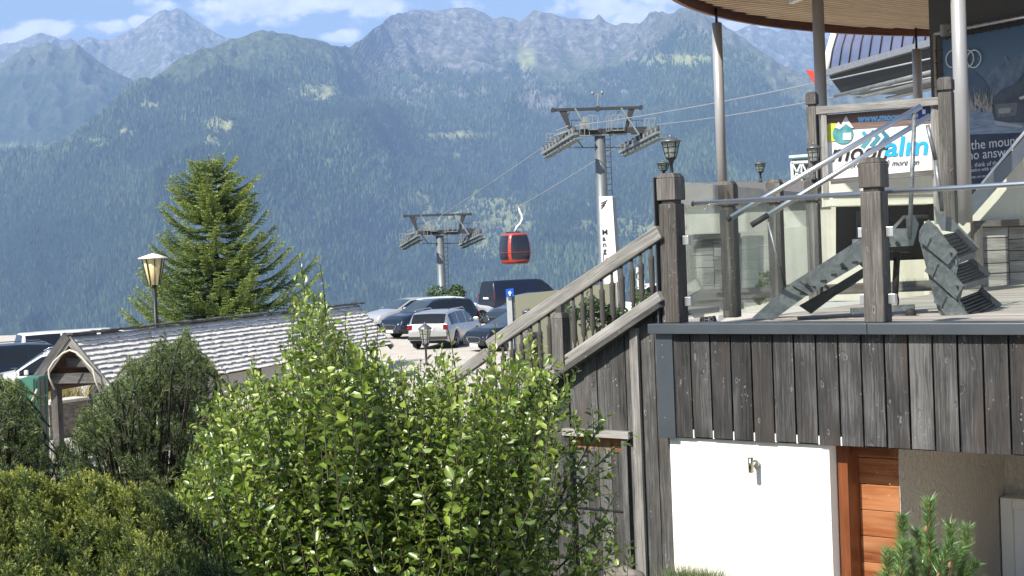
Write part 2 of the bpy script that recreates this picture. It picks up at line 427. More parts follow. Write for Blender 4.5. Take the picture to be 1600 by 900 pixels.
def mat_mountain():
    t = NT('mountain_ground', 0.95, 0, 0.1); v = t.co('Object')
    fo = t.attr('forest'); ro = t.attr('rock'); cl = t.attr('meadow')
    n1 = t.noise(v, 0.004, 8, 0.65); n2 = t.noise(v, 0.03, 6, 0.7)
    forest = t.ramp(n2, [(0.35, (0.015, 0.030, 0.015)), (0.65, (0.05, 0.08, 0.035))])
    alp = t.ramp(n2, [(0.3, (0.025, 0.042, 0.018)), (0.5, (0.08, 0.105, 0.045)), (0.7, (0.17, 0.18, 0.09))])
    rock = t.ramp(t.noise(v, 0.02, 8, 0.75), [(0.35, (0.06, 0.062, 0.055)), (0.50, (0.15, 0.147, 0.13)), (0.64, (0.32, 0.31, 0.28))])
    mead = t.ramp(n2, [(0.3, (0.20, 0.24, 0.08)), (0.7, (0.42, 0.42, 0.20))])
    c = t.mix(fo, alp, forest); c = t.mix(ro, c, rock); c = t.mix(cl, c, mead)
    t.base(c); t.bump(t.noise(v, 0.02, 7, 0.7), 0.9, 30.0)
    return t.m
M_MT = mat_mountain()

def smooth01(x): x = np.clip(x, 0, 1); return x * x * (3 - 2 * x)
def make_mountain(key, *a, **k):
    V, Fq, X, Y, Z, R, T, PX, A, px, az = mountain(key, *a)
    EL = Z / R
    def blur(G, n):
        K = np.ones(n) / n
        G = np.apply_along_axis(lambda q: np.convolve(np.pad(q, n // 2, mode='edge'), K, 'valid'), 0, G)
        return np.apply_along_axis(lambda q: np.convolve(np.pad(q, n // 2, mode='edge'), K, 'valid'), 1, G)
    rel_shade = (Z - blur(Z, 9)) / 14.0; rel_shade = np.clip(rel_shade, -1.5, 1.5)  # relief painted into the cover: ribs paler rock, gullies darker, for shading contrast
    nz = fbm(X / 420, Y / 420, 5, 3); nz2 = fbm(X / 120, Y / 120, 4, 8)
    # approximate slope from the grid
    gz = np.abs(np.gradient(Z, axis=0)) / np.maximum(np.abs(np.gradient(R, axis=0)), 1e-3)
    gx = np.abs(np.gradient(Z, axis=1)) / np.maximum(np.abs(np.gradient(X, axis=1)), 1e-3)
    slope = np.sqrt(gz ** 2 + gx ** 2)
    if key == 'near':
        # tree line: a curve over the picture columns
        tl = tab([(-260,330),(0,235),(105,225),(210,142),(262,128),(330,118),(420,98),(520,120),(600,128),(720,135),(800,120),(860,135),(930,105),(1000,92),(1061,60),(1160,110),(1264,170),(1760,220)], PX)
        tle = np.array([[0.0]]) + (450 + 0 - tl - 55 - (PX - 800) * math.sin(TH)) / F
        forest = smooth01((tle - EL) * F / 30 + 0.5 + nz * 1.6 - rel_shade * 0.25)
        rock = smooth01(((EL - tle) * F - 24) / 40 + nz2 * 0.8 + rel_shade * 0.7 + (slope - 0.55) * 1.0) * smooth01((PX - 520) / 90) * (1 - 0.5 * smooth01((PX - 985) / 60)) 
        spots = [(490,145,62,19,0.35),(340,196,34,13,0),(325,222,30,13,0.2),(235,165,26,8,-.9),(190,208,18,8,-0.8),(505,252,12,7,0),(1060,95,70,14,0.25),(700,212,60,8,0.1),(150,222,26,7,-.7),(905,320,8,3,0),(702,243,9,6,0.3),(820,92,14,24,0)]
        mead = clearing(PX, EL, spots) * smooth01(0.95 + nz2 * 1.2)
        mead = np.maximum(mead, smooth01((nz - 0.44) * 6) * 0.6)
        forest = forest * (1 - mead)
    elif key == 'mid':
        forest = smooth01((0.165 - EL) / 0.03 + nz * 1.5); rock = smooth01((EL - 0.13) / 0.03 + nz2 + rel_shade * .8) * 0.35; mead = clearing(PX, EL, [(60, 226, 110, 2, 0.05)]) * 0.6
    elif key == 'peak':
        forest = smooth01((0.10 - EL) / .03 + nz); rock = smooth01(0.1 + (EL - 0.11) / 0.06 + nz2 * .7 + rel_shade * .9); mead = 0 * EL
    else:
        forest = smooth01((0.09 - EL) / .03 + nz); rock = smooth01(0.1 + (EL - 0.09) / 0.05 + nz2 * .7 + rel_shade * .9); mead = 0 * EL
    o = np_mesh('mountain', V, Fq, M_MT, None, True, {'forest': ('POINT', forest), 'rock': ('POINT', rock), 'meadow': ('POINT', mead)})
    o['kind'] = 'structure'
    return o, (X, Y, Z, forest, az, PX)

mt_near, grid = make_mountain('near', -240, 1740, 560, 330, M_MT, 260, 11)
make_mountain('peak', -240, 640, 330, 150, M_MT, 330, 23)
make_mountain('mid', -240, 380, 220, 130, M_MT, 330, 41)
make_mountain('far_right', 1040, 1740, 240, 120, M_MT, 330, 59)

def far_forest(grid, n):
    X, Y, Z, fo, az, PX = grid; R = np.random.default_rng(5)
    nr, nc = X.shape
    t = R.random(n * 4) * (nr - 17); c = R.random(n * 4) * (nc - 2)
    i = t.astype(int); j = c.astype(int); fi = t - i; fj = c - j
    def smp(G): return (G[i, j] * (1 - fi) * (1 - fj) + G[i + 1, j] * fi * (1 - fj) + G[i, j + 1] * (1 - fi) * fj + G[i + 1, j + 1] * fi * fj)
    x, y, z, f = smp(X), smp(Y), smp(Z), smp(fo)
    px = smp(PX)
    # keep where the forest mask is on and where the slope can be seen (not under the near ground)
    dens = np.clip(y / 7000, 0.35, 1.0)
    keep = (R.random(len(x)) < f * dens) & (z / y > -0.085) & (px > -60) & (px < 1560)
    x, y, z = x[keep][:n], y[keep][:n], z[keep][:n]; m = len(x)
    pat = fbm(x / 300, y / 300, 3, 91)
    h = R.uniform(13, 27, m) * (1 + 0.25 * pat); r = h * R.uniform(0.15, 0.24, m)
    k = 5; a0 = R.random(m) * 6.28
    ang = a0[:, None] + np.arange(k)[None, :] * (2 * math.pi / k)
    rr = r[:, None] * R.uniform(0.75, 1.25, (m, k))
    ring = np.stack([x[:, None] + np.cos(ang) * rr, y[:, None] + np.sin(ang) * rr, (z - 1)[:, None] + 0 * ang + R.uniform(0, 2.5, (m, k))], -1)
    tip = np.stack([x + R.normal(0, .4, m), y, z + h], -1)[:, None, :]
    V = np.concatenate([ring, tip], 1).reshape(-1, 3)
    b = (np.arange(m) * (k + 1))[:, None]
    Fc = np.concatenate([np.stack([b[:, 0] + q, b[:, 0] + (q + 1) % k, b[:, 0] + k], -1)[:, None, :] for q in range(k)], 1).reshape(-1, 3)
    pat2 = fbm(x / 900, y / 700, 4, 191)
    tone = np.repeat(np.clip(R.random(m) ** 1.5 * 0.75 + 0.30 * (pat + pat2) + 0.05, 0, 1), k + 1)
    mt = NT('forest_needles', 0.9, 0, 0.1); at = mt.attr('tone')
    mt.base(mt.ramp(at, [(0.1, (0.010, 0.022, 0.012)), (0.5, (0.032, 0.056, 0.026)), (0.9, (0.095, 0.13, 0.060))]))
    o = np_mesh('forest', V, Fc, mt.m, None, False, {'tone': ('POINT', tone)})
    tag(o, 'dense conifer forest covering the hazy mountain slopes', 'forest', kind='stuff')
far_forest(grid, 190000)

# ------------------------------------------------------------------ near ground (a sheet from the camera out to the valley)
GZ = [(0, -3.0), (4, -2.9), (9, -2.85), (13, -3.2), (20, -3.9), (27, -4.15), (31, -4.2), (44, -3.9), (56, -3.62), (75, -3.5), (95, -4.2), (140, -22), (300, -110), (900, -330), (2000, -470), (3600, -560)]
def ground_z(x, y):
    z = np.interp(y, [g[0] for g in GZ], [g[1] for g in GZ])
    s = smooth01((np.asarray(y, float) - 14) / 12) * smooth01((np.asarray(x, float) + 6) / 4)    # car park side is higher
    z2 = np.interp(y, [0, 14, 20, 30, 56, 75, 95, 140, 300, 900, 2000, 3600], [-3.0, -3.2, -3.5, -3.6, -3.62, -3.5, -4.2, -22, -110, -330, -470, -560])
    return z * (1 - s) + z2 * s
def near_ground():
    ys = np.concatenate([np.linspace(-8, 100, 150), np.geomspace(102, 3500, 50)]); us = np.linspace(-1, 1, 161)
    Yg, Ug = np.meshgrid(ys, us, indexing='ij'); Xg = Ug * (30 + np.maximum(Yg, 0) * 0.75)
    Zg = ground_z(Xg, Yg) + fbm(Xg / 3, Yg / 3, 3, 2) * 0.05 + np.where(Yg > 110, fbm(Xg / 60, Yg / 60, 4, 6) * 8 * np.clip((Yg - 110) / 100, 0, 1), 0)
    nr, nc = Yg.shape; idx = np.arange(nr * nc).reshape(nr, nc)
    Fq = np.stack([idx[:-1, :-1], idx[:-1, 1:], idx[1:, 1:], idx[1:, :-1]], -1).reshape(-1, 4)
    park = np.maximum(smooth01((Yg - 12.5) / 1.5), smooth01((Xg - 1.2) / .5)) * smooth01((104 - Yg) / 6)  # pale ground added beside the house too, mostly unseen, to bounce light upwards
    t = NT('ground_surface', 0.95, 0, 0.15); v = t.co('Object')
    gr = t.ramp(t.noise(v, 2.5, 8, 0.7), [(0.3, (0.46, 0.42, 0.36)), (0.55, (0.60, 0.55, 0.48)), (0.75, (0.70, 0.65, 0.57))])
    gr = t.mix(t.ramp(t.noise(v, 40, 3, 0.6), [(0.35, 0.5), (0.6, 0.0)]), gr, (0.22, 0.20, 0.17))
    gs = t.ramp(t.noise(v, 5, 6, 0.7), [(0.3, (0.03, 0.05, 0.015)), (0.7, (0.09, 0.13, 0.04))])
    t.base(t.mix(t.attr('gravel'), gs, gr)); t.bump(t.noise(v, 30, 5, 0.7), 0.6, 0.03)
    o = np_mesh('ground', np.stack([Xg, Yg, Zg], -1).reshape(-1, 3), Fq, t.m, None, True, {'gravel': ('POINT', park)})
    o['kind'] = 'structure'
near_ground()

# ------------------------------------------------------------------ the air
def haze():
    me = bpy.data.meshes.new('haze'); bm = bmesh.new(); bmesh.ops.create_cube(bm, size=1.0)
    for v in bm.verts: v.co = Vector((v.co.x * 30000, v.co.y * 19000 + 8000, v.co.z * 3300 + 750 - 0.0))
    bm.to_mesh(me); bm.free()
    m = bpy.data.materials.new('haze_air'); m.use_nodes = True; nt = m.node_tree; nt.nodes.clear()
    out = nt.nodes.new('ShaderNodeOutputMaterial'); pv = nt.nodes.new('ShaderNodeVolumePrincipled')
    pv.inputs['Color'].default_value = HAZE_COL; pv.inputs['Density'].default_value = HAZE_DEN; pv.inputs['Anisotropy'].default_value = 0.0
    nt.links.new(pv.outputs[0], out.inputs['Volume'])
    o = link('haze', me, m); tag(o, 'thin blue haze lying over the valley and mountains', 'haze', kind='stuff')
HAZE_COL = (0.42, 0.61, 0.97, 1); HAZE_DEN = 0.000094
haze()
# ------------------------------------------------------------------ shared materials
G_DARK = wood('wood_grey_dark', (0.007, 0.0068, 0.0065), (0.044, 0.0435, 0.043), (0.165, 0.163, 0.158), 0.6, (0.058, 0.045, 0.037), bump=1.0)
G_MID = wood('wood_grey', (0.025, 0.023, 0.020), (0.09, 0.084, 0.077), (0.22, 0.21, 0.19), 0.30, bump=0.8)
G_LIGHT = wood('wood_grey_light', (0.08, 0.075, 0.068), (0.25, 0.24, 0.22), (0.47, 0.455, 0.42), 0.12, bump=0.8)
G_SIDE = wood('wood_grey_wall', (0.012, 0.0117, 0.0113), (0.078, 0.076, 0.073), (0.23, 0.226, 0.217), 0.35, (0.095, 0.08, 0.065), bump=1.0)
G_POST = wood('wood_brown_grey', (0.030, 0.026, 0.022), (0.10, 0.091, 0.082), (0.24, 0.225, 0.205), 0.3, (0.085, 0.07, 0.056), bump=1.0)
G_BROWN = wood('wood_brown_stained', (0.035, 0.018, 0.010), (0.075, 0.038, 0.02), (0.13, 0.07, 0.038), 0.1)
G_DOOR = wood('door_wood', (0.12, 0.035, 0.012), (0.27, 0.095, 0.035), (0.48, 0.22, 0.095), 0.35, (0.42, 0.20, 0.09), 0.42, 0.4, 0.1)
G_FRAME = wood('door_frame_wood', (0.09, 0.028, 0.010), (0.16, 0.052, 0.02), (0.24, 0.085, 0.035), 0.05, None, 0.4, 0.4, 0.1)
G_SOFFIT = wood('soffit_wood', (0.34, 0.23, 0.13), (0.56, 0.40, 0.24), (0.70, 0.54, 0.36), 0.05, None, 0.6, 0.6, 0.2)
G_FASC = wood('fascia_wood', (0.10, 0.035, 0.014), (0.19, 0.075, 0.034), (0.28, 0.13, 0.06), 0.02, None, 0.55, 0.5, 0.15)
G_DECK = wood('deck_wood', (0.20, 0.18, 0.155), (0.36, 0.33, 0.285), (0.50, 0.465, 0.41), 0.08)
M_COPE = simple('anthracite_sheet', (0.075, 0.088, 0.10), 0.38, 0.35, 0.10, 3)
M_DARK = simple('dark_metal', (0.025, 0.027, 0.03), 0.45, 0.4)
M_BLACK = simple('black_rubber', (0.012, 0.012, 0.013), 0.7)
M_WHITE = simple('white_paint', (0.78, 0.77, 0.74), 0.6, 0, 0.05, 3)
M_CHROME = simple('stainless_steel', (0.72, 0.72, 0.71), 0.36, 1.0, 0.06, 8)
M_COL = simple('column_paint', (0.34, 0.34, 0.34), 0.42, 0.25, 0.06, 2)
M_PLASTIC = simple('white_plastic', (0.70, 0.70, 0.68), 0.4)

def galv():
    t = NT('galvanised_steel', 0.42, 0.45); v = t.co('Object')
    sp = t.voro(v, 38).outputs['Color']
    c = t.mix(0.5, t.ramp(sp, [(0.2, (0.12, 0.13, 0.133)), (0.8, (0.22, 0.235, 0.238))]), t.ramp(t.noise(v, 9, 5, 0.65), [(0.3, (0.09, 0.10, 0.103)), (0.7, (0.24, 0.255, 0.26))]))
    t.base(c); t.rough(t.ramp(sp, [(0.2, 0.34), (0.8, 0.55)])); return t.m
M_GALV = galv()
def concrete(name, lo, hi, streak=0.5):
    t = NT(name, 0.85, 0, 0.2); v = t.co('Object')
    c = t.ramp(t.noise(v, 1.6, 8, 0.65), [(0.3, lo), (0.7, hi)])
    st = t.noise(t.co('Object', (2.6, 2.6, 0.25)), 1.8, 5, 0.6)
    c = t.mix(t.ramp(st, [(0.52, 0.0), (0.75, streak)]), c, tuple(a * 0.45 for a in lo))
    c = t.mix(t.ramp(t.voro(v, 9).outputs['Distance'], [(0.03, 0.7), (0.07, 0.0)]), c, tuple(a * 0.4 for a in lo))
    t.base(c); t.bump(t.noise(v, 30, 6, 0.6), 0.35, 0.01); return t.m
M_CONC = concrete('concrete_wall', (0.46, 0.44, 0.38), (0.62, 0.60, 0.53))
M_CONC2 = concrete('concrete_fascia', (0.56, 0.54, 0.44), (0.70, 0.68, 0.58), 0.25)
def stucco(name, c, depth=1.0, sc=26):
    t = NT(name, 0.9, 0, 0.15); v = t.co('Object')
    n1 = t.noise(t.co('Object', (1, 1, 0.55)), sc, 5, 0.65, 0.8)
    t.base(t.ramp(t.noise(v, 1.2, 6, 0.6), [(0.3, tuple(a * 0.93 for a in c)), (0.7, c)])); t.bump(n1, 0.7 * depth, 0.012 * depth); return t.m
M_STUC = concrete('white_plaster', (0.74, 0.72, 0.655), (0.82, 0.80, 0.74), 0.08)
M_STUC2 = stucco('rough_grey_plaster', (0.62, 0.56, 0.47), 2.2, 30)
def glass(name, tint, alpha, rough=0.02, spec=0.5):
    m = bpy.data.materials.new(name); m.use_nodes = True; nt = m.node_tree; nt.nodes.clear()
    out = nt.nodes.new('ShaderNodeOutputMaterial'); tr = nt.nodes.new('ShaderNodeBsdfTransparent'); tr.inputs[0].default_value = (*tint, 1)
    gl = nt.nodes.new('ShaderNodeBsdfGlossy'); gl.inputs['Roughness'].default_value = rough; gl.inputs[0].default_value = (0.9, 0.95, 1, 1)
    df = nt.nodes.new('ShaderNodeBsdfDiffuse'); df.inputs[0].default_value = (0.55, 0.57, 0.56, 1)
    fr = nt.nodes.new('ShaderNodeLayerWeight'); fr.inputs[0].default_value = 0.35
    m1 = nt.nodes.new('ShaderNodeMixShader'); m2 = nt.nodes.new('ShaderNodeMixShader'); m2.inputs[0].default_value = alpha
    mu = nt.nodes.new('ShaderNodeMath'); mu.operation = 'MULTIPLY'; mu.inputs[1].default_value = spec
    nt.links.new(fr.outputs['Fresnel'], mu.inputs[0]); nt.links.new(mu.outputs[0], m1.inputs[0])
    nt.links.new(tr.outputs[0], m1.inputs[1]); nt.links.new(gl.outputs[0], m1.inputs[2])
    nt.links.new(m1.outputs[0], m2.inputs[1]); nt.links.new(df.outputs[0], m2.inputs[2]); nt.links.new(m2.outputs[0], out.inputs[0])
    return m
M_GLASS = glass('pane_glass', (0.91, 0.94, 0.93), 0.0, 0.0, 0.20)
M_SMOKE = glass('side_glass', (0.84, 0.86, 0.86), 0.01, 0.0, 0.35)
M_LGLASS = glass('lantern_glass', (0.80, 0.82, 0.66), 0.30, 0.1)

# ------------------------------------------------------------------ terrace building (front wall runs along T from the corner C0)
D0 = 11.3
C0 = P(1035, 505, D0); ZC = C0.z                       # coping level
T = Vector((0.80, -0.60, 0)); NF = Vector((-0.60, -0.80, 0))   # along the wall, out of the wall
UP = Vector((0, 0, 1))
def WP(t, n, z): return Vector((C0.x, C0.y, 0)) + T * t + NF * n + UP * z
def WT(px, py, n=0.0):
    """(t, z) on the wall plane pushed out by n, seen at the pixel"""
    p = PPL(px, py, WP(0, n, 0), NF); d = p - WP(0, n, 0); return d.dot(T), p.z
ZB = WT(1050, 681)[1]                                  # underside of the cladding
ZG = -2.86
TW = 7.0
bld = empty('terrace_house', WP(0, -1, ZG), 'lower terrace house with white plaster walls under dark weathered board cladding', 'building')
# cladding boards: one part, planks are pattern, but split with gaps
tA = WT(1050, 600)[0]; bt = WT(1110, 520)[0]; step = 0.178
mb = MB(); t0 = WT(1082, 600, 0.02)[0] - 0.178; k = 0; R1 = random.Random(3)
while t0 + k * step < TW:
    a = t0 + k * step; w = step - 0.011 - R1.uniform(0, 0.004); tc = a + w / 2
    zt = ZC - 0.085; zb = ZB - R1.uniform(-0.004, 0.006)
    mb.bar(WP(tc, 0.012 + R1.uniform(0, 0.004), zb), WP(tc, 0.012 + R1.uniform(0, 0.004), zt), w, 0.022, NF)
    k += 1
mb.build('cladding', G_DARK, bld, bevel=0.002)
mb = MB(); k = 0
while t0 + k * step < 3.2:      # paired nails at the head of every board
    for q in (0.03, step - 0.045):
        for zz in (ZC - 0.15,):
            p = WP(t0 + k * step + q, 0.026, zz + R1.uniform(-.004, .004)); mb.lathe(p, [(0.0035, 0), (0.003, 0.003)], 6, NF)
    k += 1
mb.parts('nail', M_CHROME, bld)
MB().bar(WP(-0.02, -0.03, ZB + 0.0), WP(TW, -0.03, ZB + 0.0), 0.05, 0.02).build('backing_strip', M_BLACK, bld)
mb = MB(); mb.bar(WP(-0.02, -0.06, (ZB + ZC) / 2 - 0.03), WP(TW, -0.06, (ZB + ZC) / 2 - 0.03), 0.08, ZC - ZB - 0.1); mb.build('cladding_backing', M_BLACK, bld)
# white fillets showing between the board ends
mb = MB(); k = 1
while k < 9:
    p = WP(t0 + k * step - 0.006, 0.004, ZB + 0.03); mb.bar(p - UP * 0.034, p + UP * 0.03, 0.012, 0.03, NF); k += 1
mb.parts('plaster_fillet', M_STUC, bld)
# anthracite corner board
zc1 = WT(1033, 681, 0.03)[1]
mb = MB(); mb.bar(WP(0.035, 0.022, ZB - 0.01), WP(0.035, 0.022, ZC - 0.06), 0.15, 0.05, NF)
cb = mb.build('corner_board', M_COPE, bld, bevel=0.003)
mb = MB()
for zz in (ZC - 0.17, ZC - 0.27, ZB + 0.15): mb.lathe(WP(0.02, 0.047, zz), [(0.006, 0), (0.005, 0.004)], 8, NF)
mb.parts('screw', M_CHROME, cb)
# coping
mb = MB(); tj = WT(1356, 512, 0.08)[0]
mb.bar(WP(-0.08, -0.05, ZC - 0.04), WP(tj - 0.002, -0.05, ZC - 0.04), 0.30, 0.08); mb.bar(WP(tj + 0.002, -0.05, ZC - 0.04), WP(TW, -0.05, ZC - 0.04), 0.30, 0.08)
mb.build('coping', M_COPE, bld, bevel=0.004)
# white wall, door, grey wall
tw1 = WT(1297, 800)[0]; ww0 = WT(1047, 700, -0.02)[0]
mb = MB(); mb.bar(WP((ww0 + tw1) / 2, -0.17, ZG - 0.4), WP((ww0 + tw1) / 2, -0.17, ZB + 0.03), tw1 - ww0, 0.30, NF)
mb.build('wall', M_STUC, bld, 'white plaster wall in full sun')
td1 = WT(1406, 760, -0.34)[0] - 0.03
zd = WT(1340, 694, -0.14)[1]
dr = empty('door', WP(tw1 + 0.3, -0.3, ZG), None, None); setp(dr, bld)
mb = MB(); mb.bar(WP(tw1 + 0.045, -0.26, ZG), WP(tw1 + 0.045, -0.26, ZB + .02), 0.088, 0.24, NF); mb.bar(WP(tw1 + 0.09, -0.27, ZB - 0.05), WP(td1 + .03, -0.27, ZB - 0.05), 0.13, 0.11)
mb.build('frame', G_FRAME, dr, bevel=0.004)
mb = MB(); zz = ZG; H = 0.20
while zz < ZB - 0.11:
    h = min(H, ZB - 0.11 - zz); mb.bar(WP(tw1 + 0.09, -0.36, zz + h / 2), WP(td1 + .024, -0.36, zz + h / 2), 0.04, h - 0.004); zz += H
mb.build('leaf', G_DOOR, dr, bevel=0.004)
MB().bar(WP(tw1 + 0.09, -0.40, (ZG + ZB) / 2), WP(td1 + .024, -0.40, (ZG + ZB) / 2), 0.03, ZB - ZG).build('leaf_core', G_FRAME, dr)
mb = MB(); mb.bar(WP(tw1 + 0.0, -0.345, ZG - .4), WP(tw1 + 0.0, -0.345, ZB), 0.03, 0.04, NF)
# shaded return wall running back beside the door, and the back wall of the recess
mb = MB(); hx = lambda mbx, a, b, n0, n1, z0, z1: mbx.prism([WP(a, n0, z0), WP(b, n0, z0), WP(b, n1, z0), WP(a, n1, z0)], UP * (z1 - z0))
hexa = hx
oT = WP(td1 + 0.03, 0, 0)
def nT(px, py): p = PPL(px, py, oT, T); return (p - oT).dot(NF)
nR = nT(1560, 800)
hexa(mb, td1 + 0.025, td1 + 0.031, nR - 0.3, -0.342, ZG - .4, ZB + .02)
def WTn(px, py): return WT(px, py, nR)
tb0 = td1 + 0.032; zd2 = WTn(1570, 778)[1]
hexa(mb, tb0, TW + 3, nR - 0.25, nR - .2, ZG - .4, ZB + 0.04)
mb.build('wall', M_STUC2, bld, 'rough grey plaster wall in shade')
tf0 = WTn(1563, 800)[0]; tf1 = WTn(1581, 800)[0]; zf1 = WTn(1590, 796)[1]
d2 = empty('door', WP(tf0 + 0.5, nR, ZG), None, None); setp(d2, bld)
mb = MB(); hexa(mb, tf0, tf1, nR - 0.19, nR, ZG - .4, zd2); hexa(mb, tf1 + .001, TW, nR - 0.19, nR, zf1, zd2); mb.build('frame', M_STUC, d2, bevel=0.006)
tf2 = WTn(1597, 800)[0]
mb = MB(); hexa(mb, tf1 + .001, tf2, nR - 0.19, nR - 0.06, ZG - .4, zf1 - .001); mb.build('reveal', M_WHITE, d2)
mb = MB(); hexa(mb, tf2 + .001, TW, nR - .19, nR - .08, ZG - .4, zf1 - .001); mb.build('leaf', G_FRAME, d2)
# deck slab + soffit
t_l = 0.0
mb = MB(); nd = -10.2
planks = 62
for i in range(planks):
    n0 = -0.12 - i * 0.155
    ext_l = -0.02 + 0.0 * i
    mb.bar(WP(ext_l, n0 - 0.073, ZC - 0.075), WP(TW + 6, n0 - 0.073, ZC - 0.075), 0.149, 0.04)
mb.build('deck', G_DECK, bld)
mb = MB(); mb.prism([WP(0.03, -0.1, ZC - 0.25), WP(TW + 6, -0.1, ZC - 0.25), WP(TW + 6, nd + .4, ZC - 0.25), WP(0.03, nd + .4, ZC - 0.25)], UP * 0.14)
mb.build('deck_slab', M_CONC, bld)
mb = MB(); hexa(mb, 0.02, 0.16, -9.6, -0.35, ZG - 0.6, ZC - 0.26); mb.build('side_wall', G_SIDE, bld)

# wall lamp
p = WP(WT(1181, 722)[0], 0, WT(1181, 724)[1])
wl = empty('wall_lamp', p, 'small cylindrical brass wall lamp on the sunlit white wall', 'wall lamp')
q = p + NF * 0.085
MB().lathe(q - UP * 0.058, [(0.021, 0), (0.021, 0.116)], 16).build('shade', simple('brass_nickel', (0.42, 0.38, 0.27), 0.25, 1.0), wl)
MB().tube([p + NF * -0.02, q], 0.010).lathe(p - NF * 0.005, [(0.030, 0), (0.030, 0.018)], 14, NF).build('bracket', M_CHROME, wl)

# ------------------------------------------------------------------ front balustrade
bal = empty('glass_balustrade', WP(1.5, -0.1, ZC), 'clear glass balustrade with square timber posts and steel handrail on the front coping', 'balustrade')
ZP = ZC + 1.20
def post_mesh(mb, base, w, h, dirn, capw=1.10):
    up = Vector(dirn)
    b = Vector(base); zc = h - 0.245 * (h / 1.2)
    mb.bar(b, b + UP * zc, w, w, up)
    mb.bar(b + UP * zc, b + UP * (zc + 0.03), w * 0.78, w * 0.78, up)
    mb.bar(b + UP * (zc + 0.028), b + UP * (h - 0.04), w * capw, w * capw, up)
    mb.bar(b + UP * (h - 0.04), b + UP * h, w * capw, w * capw, up, taper=0.72)
def post(px, name, parent, n=-0.09, w=0.155, zb=None, h=1.2):
    t = WT(px, 400, n)[0]; mb = MB(); post_mesh(mb, WP(t, n, (ZC if zb is None else zb)), w, h, NF)
    return t, mb.build(name, G_POST, parent, bevel=0.008)
tp1, _ = post(1052, 'post', bal); tp2, _ = post(1369, 'post', bal)
tp3 = tp2 + (tp2 - tp1) * 1.0
mb = MB(); post_mesh(mb, WP(tp3, -0.09, ZC), 0.155, 1.2, NF); mb.build('post', G_POST, bal, bevel=0.008)
# steel plate on the outer side of the corner post
MB().bar(WP(tp1 - 0.10, -0.08, ZC + 0.0), WP(tp1 - 0.10, -0.08, ZC + 1.17), 0.012, 0.19, NF).build('side_plate', M_COPE, bal)
zr = P(1080, 318, 11.2).z
for (a, b) in ((tp1 + 0.10, tp2 - 0.09), (tp2 + 0.09, tp3 - 0.1)):
    hexa_m = MB(); hexa(hexa_m, a + 0.02, b - 0.02, -0.112, -0.100, ZC + 0.07, ZC + 0.92); hexa_m.build('glass_pane', M_GLASS, bal)
    mb = MB()
    for tt, s in ((a, 1), (b, -1)):
        for zz in (ZC + 0.13, ZC + 0.62):
            hexa(mb, tt - 0.01, tt + 0.045 if s > 0 else tt + 0.01, -0.13, -0.085, zz, zz + 0.075) if s > 0 else hexa(mb, tt - 0.045, tt + 0.012, -0.13, -0.085, zz, zz + 0.075)
    mb.parts('glass_clamp', M_CHROME, bal, 0.004)
def wt_rail(px, py): return WT(px, py, -0.20)
a, za = wt_rail(1084, 319); b, zb_ = wt_rail(1600, 286)
zr = (za + zb_) / 2
mb = MB(); mb.tube([WP(a, -0.2, zr), WP(TW, -0.2, zr)], 0.019, 14)
mb.build('handrail', M_CHROME, bal)
MB().tube([WP(a - 0.012, -0.2, zr), WP(a, -0.2, zr)], 0.021, 14).build('end_cap', M_BLACK, bal)
mb = MB()
for tt in (tp1 + 0.26, tp2 - 0.0, tp3):
    mb.tube([WP(tt, -0.17, zr - 0.05), WP(tt, -0.2, zr - 0.05), WP(tt, -0.2, zr)], 0.007, 8)
mb.parts('rail_bracket', M_CHROME, bal)

# side balustrade receding from the corner
sb = empty('side_balustrade', P(1180, 480, 13.6), 'clear glass balustrade with timber posts receding from the terrace corner', 'balustrade')
SP = [(1141, 12.75, 283), (1214, 14.2, 280), (1273, 15.7, 279)]
pts = [WP(tp1, -0.09, 0)]
for (px, D, py) in SP:
    q = P(px, 400, D); top = P(px, py, D).z; mb = MB(); post_mesh(mb, Vector((q.x, q.y, ZC - 0.05)), 0.135, top - ZC + 0.05, Vector((0.9, -0.44, 0)))
    mb.build('post', G_POST, sb, bevel=0.008); pts.append(Vector((q.x, q.y, 0)))
for i in range(3):
    a, b = pts[i], pts[i + 1]; d = (b - a).normalized()
    a2 = a + d * 0.12; b2 = b - d * 0.12; n = d.cross(UP) * 0.012
    mb = MB(); mb.prism([a2 + UP * (ZC + 0.02), b2 + UP * (ZC + 0.02), b2 + UP * (ZP - 0.06), a2 + UP * (ZP - 0.06)], n); mb.build('glass_pane', M_SMOKE, sb)

# ------------------------------------------------------------------ outside stair with board wall
TS = Vector((-0.80, 0.60, 0))
nS = -0.06
def SPt(px, py, n=nS): t, z = WT(px, py, n); return t, z
stw = empty('stair_wall', WP(-1, nS - .2, ZG), 'weathered grey vertical board wall below the outside stair', 'wall')
# lower edge line of the stringer: (1035,462)->(770,648)
tA_, zA_ = SPt(1036, 470); tB_, zB_ = SPt(790, 640)
slope = (zA_ - zB_) / (tA_ - tB_)
def zs(t): return zA_ + (t - tA_) * slope
mb = MB(); R2 = random.Random(11); t = 0.19
dL, dR = SPt(893, 690)[0], SPt(973, 690)[0]; zdoor = SPt(930, 682)[1]
while t > -3.6:
    w = R2.uniform(0.125, 0.175); a = t - w; zt = zs(a + w / 2) - 0.02; n = nS - 0.02 + R2.uniform(-0.004, 0.012)
    z0 = ZG - 0.6
    if a < dR + 0.05 and t > dL - 0.05: z0 = zdoor + 0.03
    if t > 0.02: zt = min(zt, ZC - 0.09) if False else ZB - 0.03 if t > 0.1 else zt
    if zt > z0 + 0.05:
        mb.prism([WP(a + 0.003, n, z0), WP(t - 0.003, n, z0), WP(t - 0.003, n, zs(t) - 0.02 if t < 0.05 else zt), WP(a + 0.003, n, zs(a) - 0.02 if t < 0.05 else zt)], NF * -0.025, UP)
    t = a
mb.build('boards', G_SIDE, stw, bevel=0.002)
